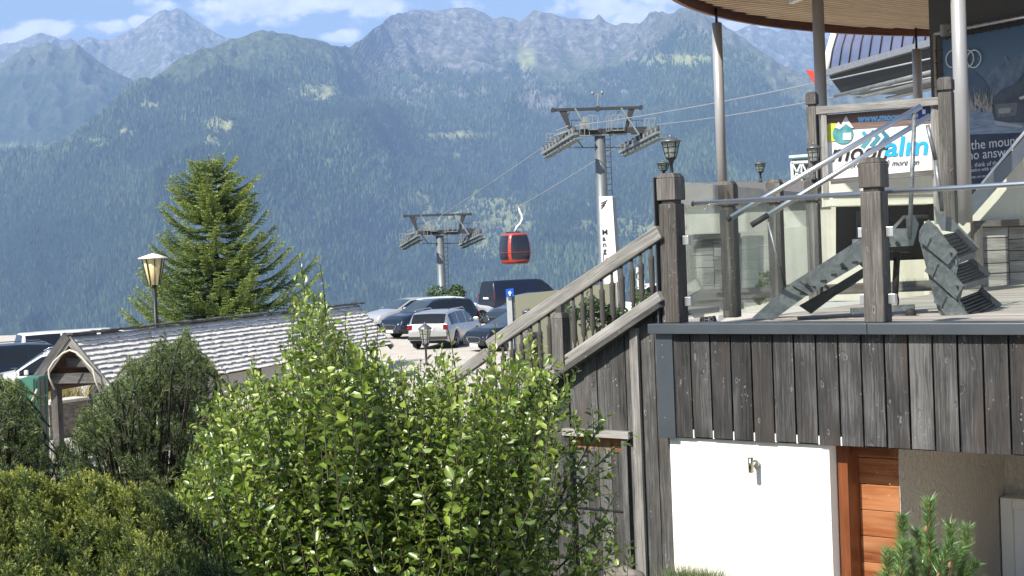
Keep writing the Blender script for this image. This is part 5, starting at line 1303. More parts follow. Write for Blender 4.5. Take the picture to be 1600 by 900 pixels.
mb = MB(); mb.bar(K1(933, 168), K1(934, 146), .06, .06, (0, 1, 0)); mb.bar(K1(927, 148), K1(940, 148), .04, .04); mb.lathe(K1(926, 148), [(.05, 0), (.12, .1), (.05, .2)], 8); mb.lathe(K1(941, 148), [(.05, 0), (.12, .15), (.05, .25)], 8); mb.build('wind_gauge', M_SHV, py1)
py2, K2 = pylon('shorter distant ropeway pylon left of the gondola cabin', P(687, 372, 117))
def cable(pts, label):
    mb = MB(); ps = []
    for i in range(len(pts) - 1):
        a, b = Vector(pts[i]), Vector(pts[i + 1]); n = 6; L_ = (b - a).length
        for k in range(n): f = k / n; ps.append(a.lerp(b, f) - UP * (4 * f * (1 - f) * L_ * 0.004))
    ps.append(Vector(pts[-1])); mb.tube(ps, 0.027, 6); o = mb.build('haul_rope', simple('rope_steel', (0.29, 0.31, 0.33), 0.6, 0.3), None); return tag(o, label, 'cable', 'ropes of the gondola ropeway')
def kk(K, x, y, d): return K(x, y, d)
cable([P(1470, 88, 44), kk(K1, 897, 201, -2), kk(K1, 850, 224, 3.2), kk(K2, 897, 201, -2), kk(K2, 850, 224, 3.2), P(552, 482, 165)], 'upper left haul rope running over both pylons')
GR = P(811, 323, 104)
cable([P(1470, 118, 44), kk(K1, 1024, 199, -2), kk(K1, 976, 220, 3.2), GR, kk(K2, 1024, 199, -2), kk(K2, 976, 220, 3.2), P(618, 490, 160)], 'lower right haul rope that carries the gondola cabin')

# gondola cabin
gn = empty('gondola_cabin', GR, 'red gondola cabin with dark windows hanging between the two pylons', 'gondola')
u = 104 / F
cc = P(804.5, 388, 104)
def sect(z, w, d, n=40, p=3.2):
    ps = []
    for k in range(n):
        a = 2 * math.pi * k / n; ca, sa = math.cos(a), math.sin(a)
        ps.append(Vector((math.copysign(abs(ca) ** (2 / p), ca) * w, math.copysign(abs(sa) ** (2 / p), sa) * d, z)))
    return ps
zs_ = [(-1.10, .62, .72), (-1.06, .80, .90), (-.95, .88, .98), (-.80, .93, 1.02), (-.55, .99, 1.06), (-.25, 1.02, 1.08), (.10, 1.01, 1.07), (.40, .97, 1.04), (.70, .90, .98), (.92, .83, .92), (1.0, .78, .88), (1.06, .68, .78), (1.09, .45, .5)]
rotz = Matrix.Rotation(math.radians(24), 3, 'Z'); n = 40
rings = [[cc + (rotz @ (v * 1.04)) for v in sect(z, w, d, n)] for z, w, d in zs_]
red = MB(); wins = [MB(), MB(), MB(), MB()]; roof = MB()
for r in range(len(rings) - 1):
    for k in range(n):
        k2 = (k + 1) % n; ang = (k + .5) / n * 360
        near_corner = min(abs(((ang - c_) + 180) % 360 - 180) for c_ in (45, 135, 225, 315)) < 8
        midband = 2 <= r <= 8
        tgt = roof if r >= 10 else (wins[int(((ang + 45) % 360) // 90)] if (3 <= r <= 8 and not near_corner) else red)
        nn = len(tgt.v); tgt.v += [rings[r][k], rings[r][k2], rings[r + 1][k2], rings[r + 1][k]]; tgt.face((nn, nn + 1, nn + 2, nn + 3), [(0, 0)] * 4, True)
nn = len(red.v); red.v += rings[0]; red.face(tuple(nn + k for k in reversed(range(n))), [(0, 0)] * n)
nn = len(roof.v); roof.v += rings[-1]; roof.face(tuple(nn + k for k in range(n)), [(0, 0)] * n)
M_GRED = simple('gondola_red', (0.40, 0.030, 0.014), 0.35, 0, 0.05, coat=0.5); M_GWIN = simple('tinted_window', (0.018, 0.02, 0.028), 0.10, 0, 0.1)
red.build('body', M_GRED, gn); [w_.build('window', M_GWIN, gn) for w_ in wins]; roof.build('roof', simple('gondola_roof', (0.30, 0.07, 0.06), 0.4), gn)
mb = MB(); R5 = rotz
for zz in (-.28,): 
    ps = [cc + (rotz @ (v * 1.05)) for v in sect(zz, 1.03, 1.09, 24)]; mb.tube(ps + [ps[0]], 0.02, 6, False)
mb.build('window_bar', M_GRED, gn)
MB().bar(cc + UP * -1.12 - Vector((.7, .9, 0)), cc + UP * -1.12 + Vector((.9, -.9, 0)), .25, .05).build('step', M_PYD, gn)
top = cc + UP * 1.13
MB().bar(top - Vector((.6, 0, -.05)), top + Vector((.5, 0, .05)), .5, .08).build('roof_rack', M_PYD, gn)
MB().tube([top, P(808, 354, 104), P(813, 349, 104), P(816, 342, 104), P(815, 335, 104), P(812, 330, 104), GR], 0.085, 8).build('hanger', M_PLASTIC, gn)
mb = MB(); mb.bar(GR - RDh * .5, GR + RDh * .5, .12, .18); mb.lathe(GR - RDh * .45 + UP * .1, [(.11, -.04), (.11, .04)], 10, (0, 1, 0)); mb.lathe(GR + RDh * .45 + UP * .12, [(.11, -.04), (.11, .04)], 10, (0, 1, 0)); mb.bar(GR - UP * .02 - Vector((.3, 0, 0)), GR + UP * .1 + Vector((.3, 0, 0)), .08, .08); mb.build('grip', M_SHV, gn)

# valley station with curved glass hood
DS_ = 52.0
st = empty('gondola_station', P(1400, 120, DS_), 'gondola station with curved blue glass hood and dark metal underside behind the canopy', 'building')
def Sx(px, py, d=0.0): return P(px, py, DS_ + d)
axis = (P(1480, 80, 46) - P(1296, 112, 54)); axis.z = 0; axis.normalize()
A0 = P(1297, 110, 53)
prof = [(0, 0), (0.15, .75), (.42, 1.5), (.8, 2.15), (1.3, 2.7), (2.0, 3.1), (2.9, 3.35), (3.8, 3.4)]
inw = Vector((-axis.y, axis.x, 0)); inw = inw if inw.y > 0 else -inw
LS = 9.0
gl = MB(); nseg = 12
for i in range(nseg):
    s0 = i * LS / nseg; s1 = (i + 1) * LS / nseg
    for j in range(len(prof) - 1):
        (a0, b0), (a1, b1) = prof[j], prof[j + 1]
        p = [A0 + axis * s0 + inw * a0 + UP * b0, A0 + axis * s1 + inw * a0 + UP * b0, A0 + axis * s1 + inw * a1 + UP * b1, A0 + axis * s0 + inw * a1 + UP * b1]
        gl.quad(*p, smooth=False)
gm = NT('hood_glass', 0.12, 0.0, 0.8); gm.base(gm.ramp(gm.noise(gm.co('Object', (.3, .3, .8)), 1.2, 3), [(0.35, (0.09, 0.115, 0.19)), (0.62, (0.14, 0.15, 0.23)), (0.72, (0.22, 0.15, 0.22))])); gl.build('glass_hood', gm.m, st)
mb = MB()
for i in range(nseg + 1):
    s0 = i * LS / nseg; mb.tube([A0 + axis * s0 + inw * (a - .02) + UP * (b + .01) for a, b in prof], 0.03, 6)
mb.parts('hood_rib', M_DARK, st)
mb = MB(); mb.tube([A0 - axis * .25 + inw * a * 1.02 + UP * (b * 1.03) for a, b in prof], 0.17, 8); mb.build('end_rim', M_WHITE, st)
MB().bar(A0 - axis * .1 - UP * .10, A0 + axis * LS - UP * .1, .5, .22).build('gutter_band', simple('band_grey', (0.24, 0.25, 0.26), 0.4, .3), st)
b0 = A0 - UP * .22
mb = MB(); q = [b0 - axis * .1, b0 + axis * LS, b0 + axis * LS - UP * .75 + inw * .3, b0 + axis * .35 - UP * .75 + inw * .3]; mb.prism(q, inw * 3.0); mb.build('underside_box', simple('under_dark', (0.018, 0.022, 0.024), 0.5, .2), st)
mb = MB(); mb.tube([b0 + axis * .3 - UP * .78, b0 + axis * LS - UP * .78], .07, 8); mb.bar(b0 + axis * 1.2 - UP * .95 + inw * .5, b0 + axis * LS - UP * .95 + inw * .5, .3, .06); mb.bar(b0 + axis * 1.8 - UP * 1.03 + inw * 1.5, b0 + axis * LS - UP * 1.03 + inw * 1.5, .5, .05); mb.build('guide_beam', M_SHV, st)
mb = MB(); mb.box(b0 + axis * (LS - 1.2) + inw * 2.5 - UP * 5.5, 3.0, 3.0, 9.0); mb.build('support', M_CONC, st)

# ------------------------------------------------------------------ cars
M_CGLASS = simple('car_glass', (0.012, 0.015, 0.018), 0.04, 0.0, 0.0, 2)
M_CGLASS2 = simple('car_windscreen', (0.04, 0.055, 0.065), 0.03, 0.0, 0.2, 2)
M_RIM = simple('wheel_rim', (0.42, 0.43, 0.44), 0.3, 0.9); M_LAMP = simple('car_headlight', (0.55, 0.6, 0.63), 0.08, 0.5); M_TAIL = simple('car_tail_light', (0.16, 0.012, 0.012), 0.2)
M_PLATE = simple('number_plate', (0.72, 0.73, 0.72), 0.4); M_CHR = simple('car_chrome', (0.6, 0.62, 0.63), 0.12, 1.0)
def paint(name, c, metal=0.0): return simple(name, c, 0.32, metal, 0.03, 2, coat=0.45, spec=0.3)
SHAPES = {
 'estate': dict(L=4.70, W=1.83, H=1.48, top=[(-2.35, .70), (-2.30, .98), (-2.05, 1.32), (-1.85, 1.42), (-1.0, 1.475), (-.2, 1.48), (.35, 1.42), (.75, 1.22), (1.25, .98), (1.9, .88), (2.2, .76), (2.35, .55)], belt=[(-2.35, .92), (-1.5, .95), (0, .92), (1.25, .90), (2.35, .6)], ws=(.30, 1.22), rw=(-2.28, -1.98), cab=(-1.95, 1.0), wb=(-1.38, 1.35), r=.33),
 'suv': dict(L=4.45, W=1.85, H=1.66, top=[(-2.22, .80), (-2.18, 1.05), (-1.98, 1.45), (-1.8, 1.60), (-1.0, 1.655), (-.1, 1.65), (.35, 1.58), (.75, 1.35), (1.15, 1.10), (1.8, 1.0), (2.1, .85), (2.22, .6)], belt=[(-2.2, 1.05), (-1.5, 1.08), (0, 1.02), (1.15, 1.0), (2.2, .7)], ws=(.30, 1.12), rw=(-2.16, -1.9), cab=(-1.85, .95), wb=(-1.3, 1.3), r=.36),
 'van': dict(L=5.1, W=1.95, H=1.97, top=[(-2.55, .9), (-2.53, 1.2), (-2.45, 1.85), (-2.35, 1.95), (-1.5, 1.97), (.8, 1.96), (1.15, 1.90), (1.55, 1.60), (1.95, 1.20), (2.3, 1.08), (2.48, .9), (2.55, .6)], belt=[(-2.5, 1.12), (0, 1.12), (1.5, 1.10), (1.9, 1.05), (2.55, .7)], ws=(1.12, 1.92), rw=(-2.52, -2.42), cab=(-2.3, 1.7), wb=(-1.55, 1.6), r=.34),
}
def car(label, shape, mat, px, D, head, group='cars parked on the gravel car park', glass_from=None, name='parked_car', cat='car', rails=False, z=None, closed=False, grille=False):
    S = SHAPES[shape]; L_, W, H = S['L'], S['W'], S['H']; p = P(px, 500, D); zg = float(ground_z(p.x, D)) if z is None else z
    e = empty(name, (0, 0, 0), label, cat, group); hw = W / 2; wa, wb_ = S['wb']; r = S['r']
    N = 72; xs = np.linspace(-L_ / 2, L_ / 2, N)
    def top(x): return np.interp(x, [a for a, b in S['top']], [b for a, b in S['top']])
    def belt(x): return min(np.interp(x, [a for a, b in S['belt']], [b for a, b in S['belt']]), top(x) - 0.0)
    def plan(x): 
        f = abs(x) / (L_ / 2); return hw * (1 - 0.16 * max(0, (f - .72) / .28) ** 2)
    rings = []
    for x in xs:
        t_ = float(top(x)); b_ = float(belt(x)); b_ = min(b_, t_ - .03); w = plan(x); cab = t_ - b_ > .14
        tum = .17 * (t_ - b_) / .55 if cab else .05
        bot = .24 + (.12 * max(0, (abs(x) / (L_ / 2) - .85) / .15))
        for wc in (wa, wb_):
            if abs(x - wc) < r + .06: bot = max(bot, math.sqrt(max(0, (r + .06) ** 2 - (x - wc) ** 2)) + r - 0.02)
        bot = min(bot, b_ - .06)
        ring = [(w * .93, bot), (w * .985, bot + .05), (w * 1.0, (bot + b_) / 2), (w * .985, b_ - .04), (w * .965, b_), (w * .965 - tum * .5, (b_ + t_) / 2 + .0), (w * .965 - tum, t_ - .07 if cab else t_ - .02), (w * .90 - tum, t_ - .015), (w * .5, t_), (0, t_ + .008)]
        rings.append([Vector((x, y, z)) for y, z in ring] + [Vector((x, -y, z)) for y, z in reversed(ring[:-1])])
    body = MB(); sgs = (MB(), MB()); wgs = (MB(), MB()); nR_ = len(rings[0]); pill = S.get('cab'); c0, c1 = pill
    for i in range(N - 1):
        x = (xs[i] + xs[i + 1]) / 2; t_ = float(top(x)); b_ = float(belt(x))
        for k in range(nR_ - 1):
            kk_ = k if k < 9 else nR_ - 2 - k
            tgt = body
            if kk_ in (4, 5) and t_ - b_ > .2 and c0 < x < c1:
                post_ = min(abs(x - q) for q in ((c0 + (c1 - c0) * .30), (c0 + (c1 - c0) * .64)))
                if post_ > .045 and not (closed and x < .75): tgt = sgs[k < 9]
            if kk_ in (7, 8) and (S['ws'][0] < x < S['ws'][1] or S['rw'][0] < x < S['rw'][1]): tgt = wgs[x < 0]
            n_ = len(tgt.v); tgt.v += [rings[i][k], rings[i + 1][k], rings[i + 1][k + 1], rings[i][k + 1]]; tgt.face((n_ + 3, n_ + 2, n_ + 1, n_), [(0, 0)] * 4, True)
    for rr, rev in ((rings[0], False), (rings[-1], True)):
        n_ = len(body.v); body.v += rr; idx = [n_ + q for q in range(nR_)]; body.face(tuple(reversed(idx)) if rev else tuple(idx), [(0, 0)] * nR_)
    def mk(mbx, nm, m, lab=None):
        o = mbx.build(nm, m, e, lab)
        bm = bmesh.new(); bm.from_mesh(o.data); bmesh.ops.remove_doubles(bm, verts=bm.verts, dist=0.001); bmesh.ops.recalc_face_normals(bm, faces=bm.faces); bm.to_mesh(o.data); bm.free(); return o
    mk(body, 'body', mat); mk(sgs[0], 'side_window', M_CGLASS); mk(sgs[1], 'side_window', M_CGLASS); mk(wgs[0], 'windscreen', M_CGLASS2); mk(wgs[1], 'rear_window', M_CGLASS)
    MB().box((0, 0, .45), L_ * .86, W * .86, .45).build('underbody', M_BLACK, e)
    for wc in (wa, wb_):
        for sdy in (1, -1):
            wh = empty('wheel', (wc, sdy * (hw - .12), r), None, None); setp(wh, e)
            ax = Vector((0, sdy, 0)); c = Vector((wc, sdy * (hw - .24), r))
            MB().lathe(c, [(r * .62, 0), (r * .97, .01), (r, .05), (r, .17), (r * .95, .21), (r * .66, .215)], 22, ax).build('tyre', M_BLACK, wh)
            mb = MB(); mb.lathe(c, [(r * .66, .12), (r * .64, .19)], 22, ax)
            rim = MB()
            for q in range(5):
                a = q * 2 * math.pi / 5; rim.bar(c + ax * .20, c + ax * .20 + Vector((math.cos(a), 0, math.sin(a))) * r * .62, .02, .08, ax)
            rim.tube([c + ax * .2 + Vector((math.cos(a), 0, math.sin(a))) * r * .63 for a in [i * .35 for i in range(19)]], .018, 6, False); rim.build('rim', M_RIM, wh)
    fx = L_ / 2
    for sdy in (1, -1):
        zt = float(belt(fx - .25)) - .04
        mb = MB(); mb.prism([(fx - .42, sdy * hw * .90, zt + .03), (fx - .10, sdy * hw * .72, zt - .04), (fx - .05, sdy * hw * .55, zt - .05), (fx - .04, sdy * hw * .56, zt - .15), (fx - .12, sdy * hw * .80, zt - .14), (fx - .38, sdy * hw * .93, zt - .05)], (.03, sdy * .035, .012)); mb.build('headlight', M_LAMP, e)
        mb = MB(); mb.bar((-fx + .04, sdy * hw * .80, .98 if shape != 'van' else 1.2), (-fx + .04, sdy * hw * .80, .76 if shape != 'van' else .75), .10 if shape == 'van' else .20, .06, (1, 0, 0)); mb.build('tail_light', M_TAIL, e, bevel=.02)
        mx_ = S['ws'][1] - .35; mb = MB(); mb.box((mx_, sdy * (hw + .08), float(belt(mx_)) + .10), .12, .2, .14); mb.build('mirror', mat, e, bevel=.03)
        mb = MB()
        for q in (.30, .64):
            xx = c0 + (c1 - c0) * q - .55; mb.bar((xx, sdy * (hw * .992), float(belt(xx)) - .14), (xx + .2, sdy * (hw * .992), float(belt(xx)) - .14), .03, .025)
        mb.build('door_handle', M_CHR, e)
        if rails: MB().tube([(c0 + .2, sdy * (hw - .24), H - .02), (c0 + .3, sdy * (hw - .24), H + .05), (.1, sdy * (hw - .24), H + .05), (.3, sdy * (hw - .24), H - .04)], .02, 6).build('roof_rail', M_CHR, e)
    gz_ = float(top(fx - .02)) - .10
    mb = MB(); mb.bar((fx - .03, -.42, gz_), (fx - .03, .42, gz_), .10, .17); mb.build('grille', M_BLACK, e, bevel=.02)
    mb = MB(); mb.tube([(fx + .015, -.46, gz_ + .05), (fx + .02, -.36, gz_ + .10), (fx + .025, 0, gz_ + .105), (fx + .02, .36, gz_ + .10), (fx + .015, .46, gz_ + .05), (fx + .015, .36, gz_ - .09), (fx + .02, 0, gz_ - .10), (fx + .015, -.36, gz_ - .09), (fx + .015, -.46, gz_ + .05)], .014, 6, False); mb.build('grille_surround', M_CHR, e)
    mb = MB(); mb.bar((fx - .02, -.7, .36), (fx - .02, .7, .36), .08, .12); mb.build('air_intake', M_BLACK, e)
    MB().bar((fx + .02, -.26, gz_ - .19), (fx + .02, .26, gz_ - .19), .02, .11).build('number_plate', M_PLATE, e)
    zb_p = .80 if shape != 'van' else .95
    MB().bar((-fx - .012, -.26, zb_p), (-fx - .012, .26, zb_p), .02, .11).build('number_plate', M_PLATE, e)
    MB().bar((-fx - .0, -.8, .45), (-fx - .0, .8, .45), .06, .12).build('rear_bumper_trim', M_BLACK, e)
    e.location = (p.x, D, zg); e.rotation_euler = (0, 0, math.atan2(head[1], head[0])); return e
car('black estate car facing left with chrome grille, in front of the dark van', 'estate', paint('paint_black', (0.008, 0.010, 0.014)), 821, 53.0, (-.82, -.57))
car('silver estate car seen from behind with dark side windows', 'estate', paint('paint_silver', (0.50, 0.50, 0.49), .6), 697, 56.6, (.27, .96), rails=True)
car('dark blue compact suv between the hut roof and the silver estate', 'suv', paint('paint_dark_blue', (0.008, 0.014, 0.026)), 672, 63.0, (-.76, -.65))
car('white estate car in the back row in front of the round bush', 'estate', paint('paint_white', (0.66, 0.66, 0.64), 0.0), 704, 71, (.80, .60))
car('grey blue car behind the black estate car, windscreen facing left', 'suv', paint('paint_grey_blue', (0.035, 0.05, 0.065), .4), 832, 66.0, (-.80, -.60))
car('pale car almost hidden behind the dark suv next to the hut roof', 'estate', paint('paint_pale', (0.40, 0.41, 0.41), .3), 640, 70.5, (-.80, -.60))
car('black panel van with white roof edge standing highest behind the cars', 'van', paint('paint_night_blue', (0.008, 0.012, 0.028)), 815, 84, (.80, .60), name='parked_van', cat='van', z=-3.55, closed=True)
car('white van partly hidden by the balusters next to the corner post', 'van', bpy.data.materials['paint_white'], 1040, 60, (-.93, -.36), name='parked_van', cat='van', z=-3.5)
car('dark car cut by the left edge of the picture', 'suv', bpy.data.materials['paint_dark_blue'], -12, 47, (-.9, -.43), z=-4.05, rails=True)
car('white people carrier with sloping windscreen left of the hut gable', 'suv', bpy.data.materials['paint_white'], 82, 41.5, (-.95, -.3), z=-3.98, rails=True)
car('white van roof showing just over the hut ridge', 'van', bpy.data.materials['paint_white'], 135, 52, (.85, .5), name='parked_van', cat='van', z=-4.15)
# ------------------------------------------------------------------ plants
def leafmat(name, lo, mid, hi, rough=0.45, trans=0.35, gloss=0.10):
    m = bpy.data.materials.new(name); m.use_nodes = True; nt = m.node_tree; nt.nodes.clear(); N = nt.nodes; L = nt.links
    out = N.new('ShaderNodeOutputMaterial'); at = N.new('ShaderNodeAttribute'); at.attribute_name = 'tone'
    rp = N.new('ShaderNodeValToRGB'); e = rp.color_ramp.elements; e.new(.5)
    for i, (p_, c) in enumerate(((0.05, lo), (0.5, mid), (0.95, hi))): e[i].position = p_; e[i].color = (*c, 1)
    L.new(at.outputs['Fac'], rp.inputs[0])
    d = N.new('ShaderNodeBsdfDiffuse'); t = N.new('ShaderNodeBsdfTranslucent'); g = N.new('ShaderNodeBsdfGlossy'); g.inputs['Roughness'].default_value = rough; g.inputs[0].default_value = (.9, .95, .9, 1)
    L.new(rp.outputs[0], d.inputs[0]); hs = N.new('ShaderNodeHueSaturation'); hs.inputs['Value'].default_value = 1.35; hs.inputs['Hue'].default_value = 0.48; L.new(rp.outputs[0], hs.inputs['Color']); L.new(hs.outputs[0], t.inputs[0])
    m1 = N.new('ShaderNodeMixShader'); m1.inputs[0].default_value = trans; L.new(d.outputs[0], m1.inputs[1]); L.new(t.outputs[0], m1.inputs[2])
    lw = N.new('ShaderNodeLayerWeight'); lw.inputs[0].default_value = 0.25; mu = N.new('ShaderNodeMath'); mu.operation = 'MULTIPLY_ADD'; L.new(lw.outputs['Fresnel'], mu.inputs[0]); mu.inputs[1].default_value = 0.28; mu.inputs[2].default_value = gloss
    m2 = N.new('ShaderNodeMixShader'); L.new(mu.outputs[0], m2.inputs[0]); L.new(m1.outputs[0], m2.inputs[1]); L.new(g.outputs[0], m2.inputs[2]); L.new(m2.outputs[0], out.inputs[0])
    return m
M_BARK = simple('bark', (0.07, 0.05, 0.035), 0.85, 0, 0.3, 12); M_BARKD = simple('bark_dark', (0.035, 0.027, 0.02), 0.9, 0, 0.3, 12)
def unit(v): return v / np.maximum(np.linalg.norm(v, axis=-1, keepdims=True), 1e-9)
def perp(d, R): 
    r = R.normal(size=d.shape); r -= (r * d).sum(-1, keepdims=True) * d; return unit(r)
def leaves(name, pos, dirv, nrm, ln, wd, tone, mat, parent, cup=0.25):
    """six-point folded leaves"""
    n = len(pos); sd = unit(np.cross(dirv, nrm)); up = np.cross(sd, dirv); l = ln[:, None]; w = wd[:, None]
    V = np.stack([pos, pos + dirv * l * .35 + sd * w * .5 + up * w * cup, pos + dirv * l * .72 + sd * w * .42 + up * w * cup, pos + dirv * l - up * l * .12,
                  pos + dirv * l * .72 - sd * w * .42 + up * w * cup, pos + dirv * l * .35 - sd * w * .5 + up * w * cup, pos + dirv * l * .5], 1).reshape(-1, 3)
    b = (np.arange(n) * 7)[:, None]
    pat = np.array([[0, 1, 6], [1, 2, 6], [2, 3, 6], [3, 4, 6], [4, 5, 6], [5, 0, 6]])
    Fc = (b[:, :, None] + pat[None]).reshape(-1, 3)
    return np_mesh(name, V, Fc, mat, parent, True, {'tone': ('POINT', np.repeat(tone, 7))})
def needles(name, pos, dirv, ln, wd, tone, mat, parent, R):
    n = len(pos); sd = perp(dirv, R); w = (wd / 2)[:, None] * sd
    V = np.stack([pos - w, pos + w, pos + dirv * ln[:, None]], 1).reshape(-1, 3); Fc = np.arange(n * 3).reshape(-1, 3)
    return np_mesh(name, V, Fc, mat, parent, False, {'tone': ('POINT', np.repeat(tone, 3))})
def stems_mesh(name, paths, mat, parent, n=5):
    """paths: list of (points list, r0, r1)"""
    mb = MB()
    for pts, r0, r1 in paths: mb.tube(pts, r0, n, False, r1)
    return mb.build(name, mat, parent)

# --- big broad-leaved shrub in the middle
def broad_shrub():
    R = np.random.default_rng(12)
    prof = [(250, 850), (268, 760), (290, 700), (322, 612), (345, 590), (372, 585), (395, 560), (420, 575), (448, 520), (466, 398), (482, 470), (500, 415), (516, 505), (535, 490), (556, 520), (590, 525), (606, 548), (640, 556), (672, 545), (700, 520), (716, 566), (745, 560), (776, 510), (800, 545), (828, 520), (850, 560), (886, 590), (905, 615), (925, 665), (942, 650), (955, 740), (975, 780), (990, 860)]
    e = empty('broadleaf_shrub', P(620, 1100, 7.8), 'large bright green broadleaf shrub with upright shoots filling the lower middle', 'shrub')
    LP, LD, LN, LL, LW, LT = [], [], [], [], [], []; paths = []
    def shoot(tip, base, nl, tone0, lsz, lo=0.0, bend=0.15):
        mid = (base + tip) / 2 + R.normal(size=3) * bend * np.array([1, 1, .3]); t = np.linspace(0, 1, 9)[:, None]
        pts = (1 - t) ** 2 * base + 2 * t * (1 - t) * mid + t ** 2 * tip
        s = lo + (1 - lo) * (np.arange(nl) + R.random(nl) * .6) / nl
        s = np.clip(s, 0, 1); p = (1 - s[:, None]) ** 2 * base + 2 * (s * (1 - s))[:, None] * mid + (s ** 2)[:, None] * tip
        ax = unit(2 * (1 - s)[:, None] * (mid - base) + 2 * s[:, None] * (tip - mid))
        ang = np.arange(nl) * 2.4 + R.random() * 6; e1 = unit(np.cross(ax, np.array([0.1, 1, .05]))); e2 = np.cross(ax, e1)
        out = e1 * np.cos(ang)[:, None] + e2 * np.sin(ang)[:, None]
        open_ = R.uniform(.55, 1.3, nl) * (1 - .45 * s ** 4); d = unit(ax * (1.25 - open_)[:, None] + out * open_[:, None] + R.normal(size=(nl, 3)) * .18)
        nrm = unit(ax * .7 - out * .25 + R.normal(size=(nl, 3)) * .65); 
        sz = lsz * R.uniform(.55, 1.35, nl) * (1 - .42 * s ** 3)
        LP.append(p + out * .006); LD.append(d); LN.append(nrm); LL.append(sz); LW.append(sz * R.uniform(.40, .58, nl)); LT.append(np.clip(tone0 + .25 * s + R.normal(size=nl) * .12, 0, 1))
        return pts
    # tall leading shoots follow the upper outline, the rest fill the volume
    for k in range(2150):
        px = R.uniform(255, 985) if k > 120 else R.uniform(290, 900); top = np.interp(px, [a for a, b in prof], [b for a, b in prof])
        dens = 1.0
        if px > 862: dens = .07
        if R.random() > dens: continue
        f = R.random() ** 1.15 if k > 170 else R.random() * .06
        if k > 170: top = top + 26 + 14 * math.sin(px * .06)
        py = top + f * (985 - top) + (0 if k > 170 else R.uniform(0, 12))
        D = R.uniform(6.7, 8.9); tip = np.array(P(px, py, D)); cx_ = 620 + (px - 620) * R.uniform(.72, .92)
        Lh = R.uniform(.45, .95); bz = tip[2] - Lh; bx = tip[0] - (px - 620) / 2200 * R.uniform(1.2, 3.2) * Lh + R.normal() * .05; base = np.array([bx, D + R.normal() * .10, bz])
        nl = int(Lh * R.uniform(34, 46)); tone0 = R.uniform(.15, .55)
        pts = shoot(tip, base, nl, tone0, R.uniform(.046, .070), lo=.02, bend=.10)
        paths.append(([Vector(p) for p in pts], .0035, .0012))
    for (px, py, D, h) in ((466, 398, 7.6, .9), (500, 412, 7.7, .85), (480, 455, 7.4, .7), (498, 450, 7.9, .8), (462, 470, 7.8, .7), (540, 488, 7.5, .7), (570, 505, 7.7, .6), (700, 515, 7.4, .7), (775, 508, 7.5, .55), (828, 518, 7.6, .5), (397, 556, 7.3, .5), (344, 588, 7.4, .5), (590, 510, 7.2, .6), (520, 500, 7.8, .6)):
        tip = np.array(P(px, py, D)); base = tip - np.array([R.normal() * .05, 0, h]); pts = shoot(tip, base, int(h * 34), .5, .062, .05, .03); paths.append(([Vector(p) for p in pts], .006, .002))
    # main limbs
    for k in range(34):
        px = R.uniform(360, 880); D = R.uniform(7.1, 8.5); a = P(590 + (px - 590) * .35, 1150, 7.8); b = P(px, R.uniform(600, 800), D); m_ = (a + b) / 2 + Vector((R.normal() * .1, R.normal() * .1, .1))
        paths.append(([a, a.lerp(m_, .5), m_, m_.lerp(b, .5), b], .018, .005))
    # loose branches on the right, reaching over the board wall
    for (x0, y0, x1, y1) in ((860, 640, 905, 575), (850, 700, 935, 655), (880, 760, 960, 700), (900, 830, 965, 815), (880, 860, 985, 850), (905, 720, 945, 655), (850, 660, 888, 600), (880, 900, 950, 870), (840, 600, 872, 560), (890, 790, 925, 740)):
        D = R.uniform(7.0, 7.6); a = np.array(P(x0 - 30, y0 + 60, D)); b = np.array(P(x1, y1, D - .1)); pts = shoot(b, a, 26, .2, .055, .1, .03); paths.append(([Vector(p) for p in pts], .006, .002))
        for q in (3, 4, 5, 6):
            c = pts[q]; tp_ = c + np.array([R.uniform(-.05, .22), R.normal() * .1, R.uniform(.02, .22)]); p2 = shoot(tp_, c, 9, .25, .048, .1, .01); paths.append(([Vector(p) for p in p2], .003, .0015))
    m = leafmat('shrub_leaf', (0.026, 0.068, 0.008), (0.15, 0.235, 0.025), (0.42, 0.50, 0.09), 0.36, 0.34, 0.05)
    leaves('foliage', np.concatenate(LP), np.concatenate(LD), np.concatenate(LN), np.concatenate(LL), np.concatenate(LW), np.concatenate(LT), m, e)
    stems_mesh('stems', paths, simple('twig_bark', (0.05, 0.045, 0.022), 0.8, 0, 0.3, 12), e, 4)
broad_shrub()

# --- needle shoots
def needle_shoots(shoots, per_m, ln, wd, R, spread=0.75, tone=(.3, .7), tiptone=.25):
    """shoots: list of (base, tip, radius factor). returns arrays"""
    PP, DD, LL_, TT = [], [], [], []
    for a, b, t0 in shoots:
        L_ = np.linalg.norm(b - a); n = max(6, int(L_ * per_m)); s = R.random(n); ax = unit((b - a)[None, :])[0]; d0 = np.tile(ax, (n, 1))
        out = perp(d0, R); DD.append(unit(d0 * R.uniform(.35, 1.0, n)[:, None] + out * spread + R.normal(size=(n, 3)) * .08))
        PP.append(a + (b - a) * s[:, None]); LL_.append(ln * R.uniform(.7, 1.15, n) * (1 - .25 * s)); TT.append(np.clip(t0 + tiptone * s + R.normal(size=n) * .1, 0, 1))
    return np.concatenate(PP), np.concatenate(DD), np.concatenate(LL_), np.concatenate(TT)

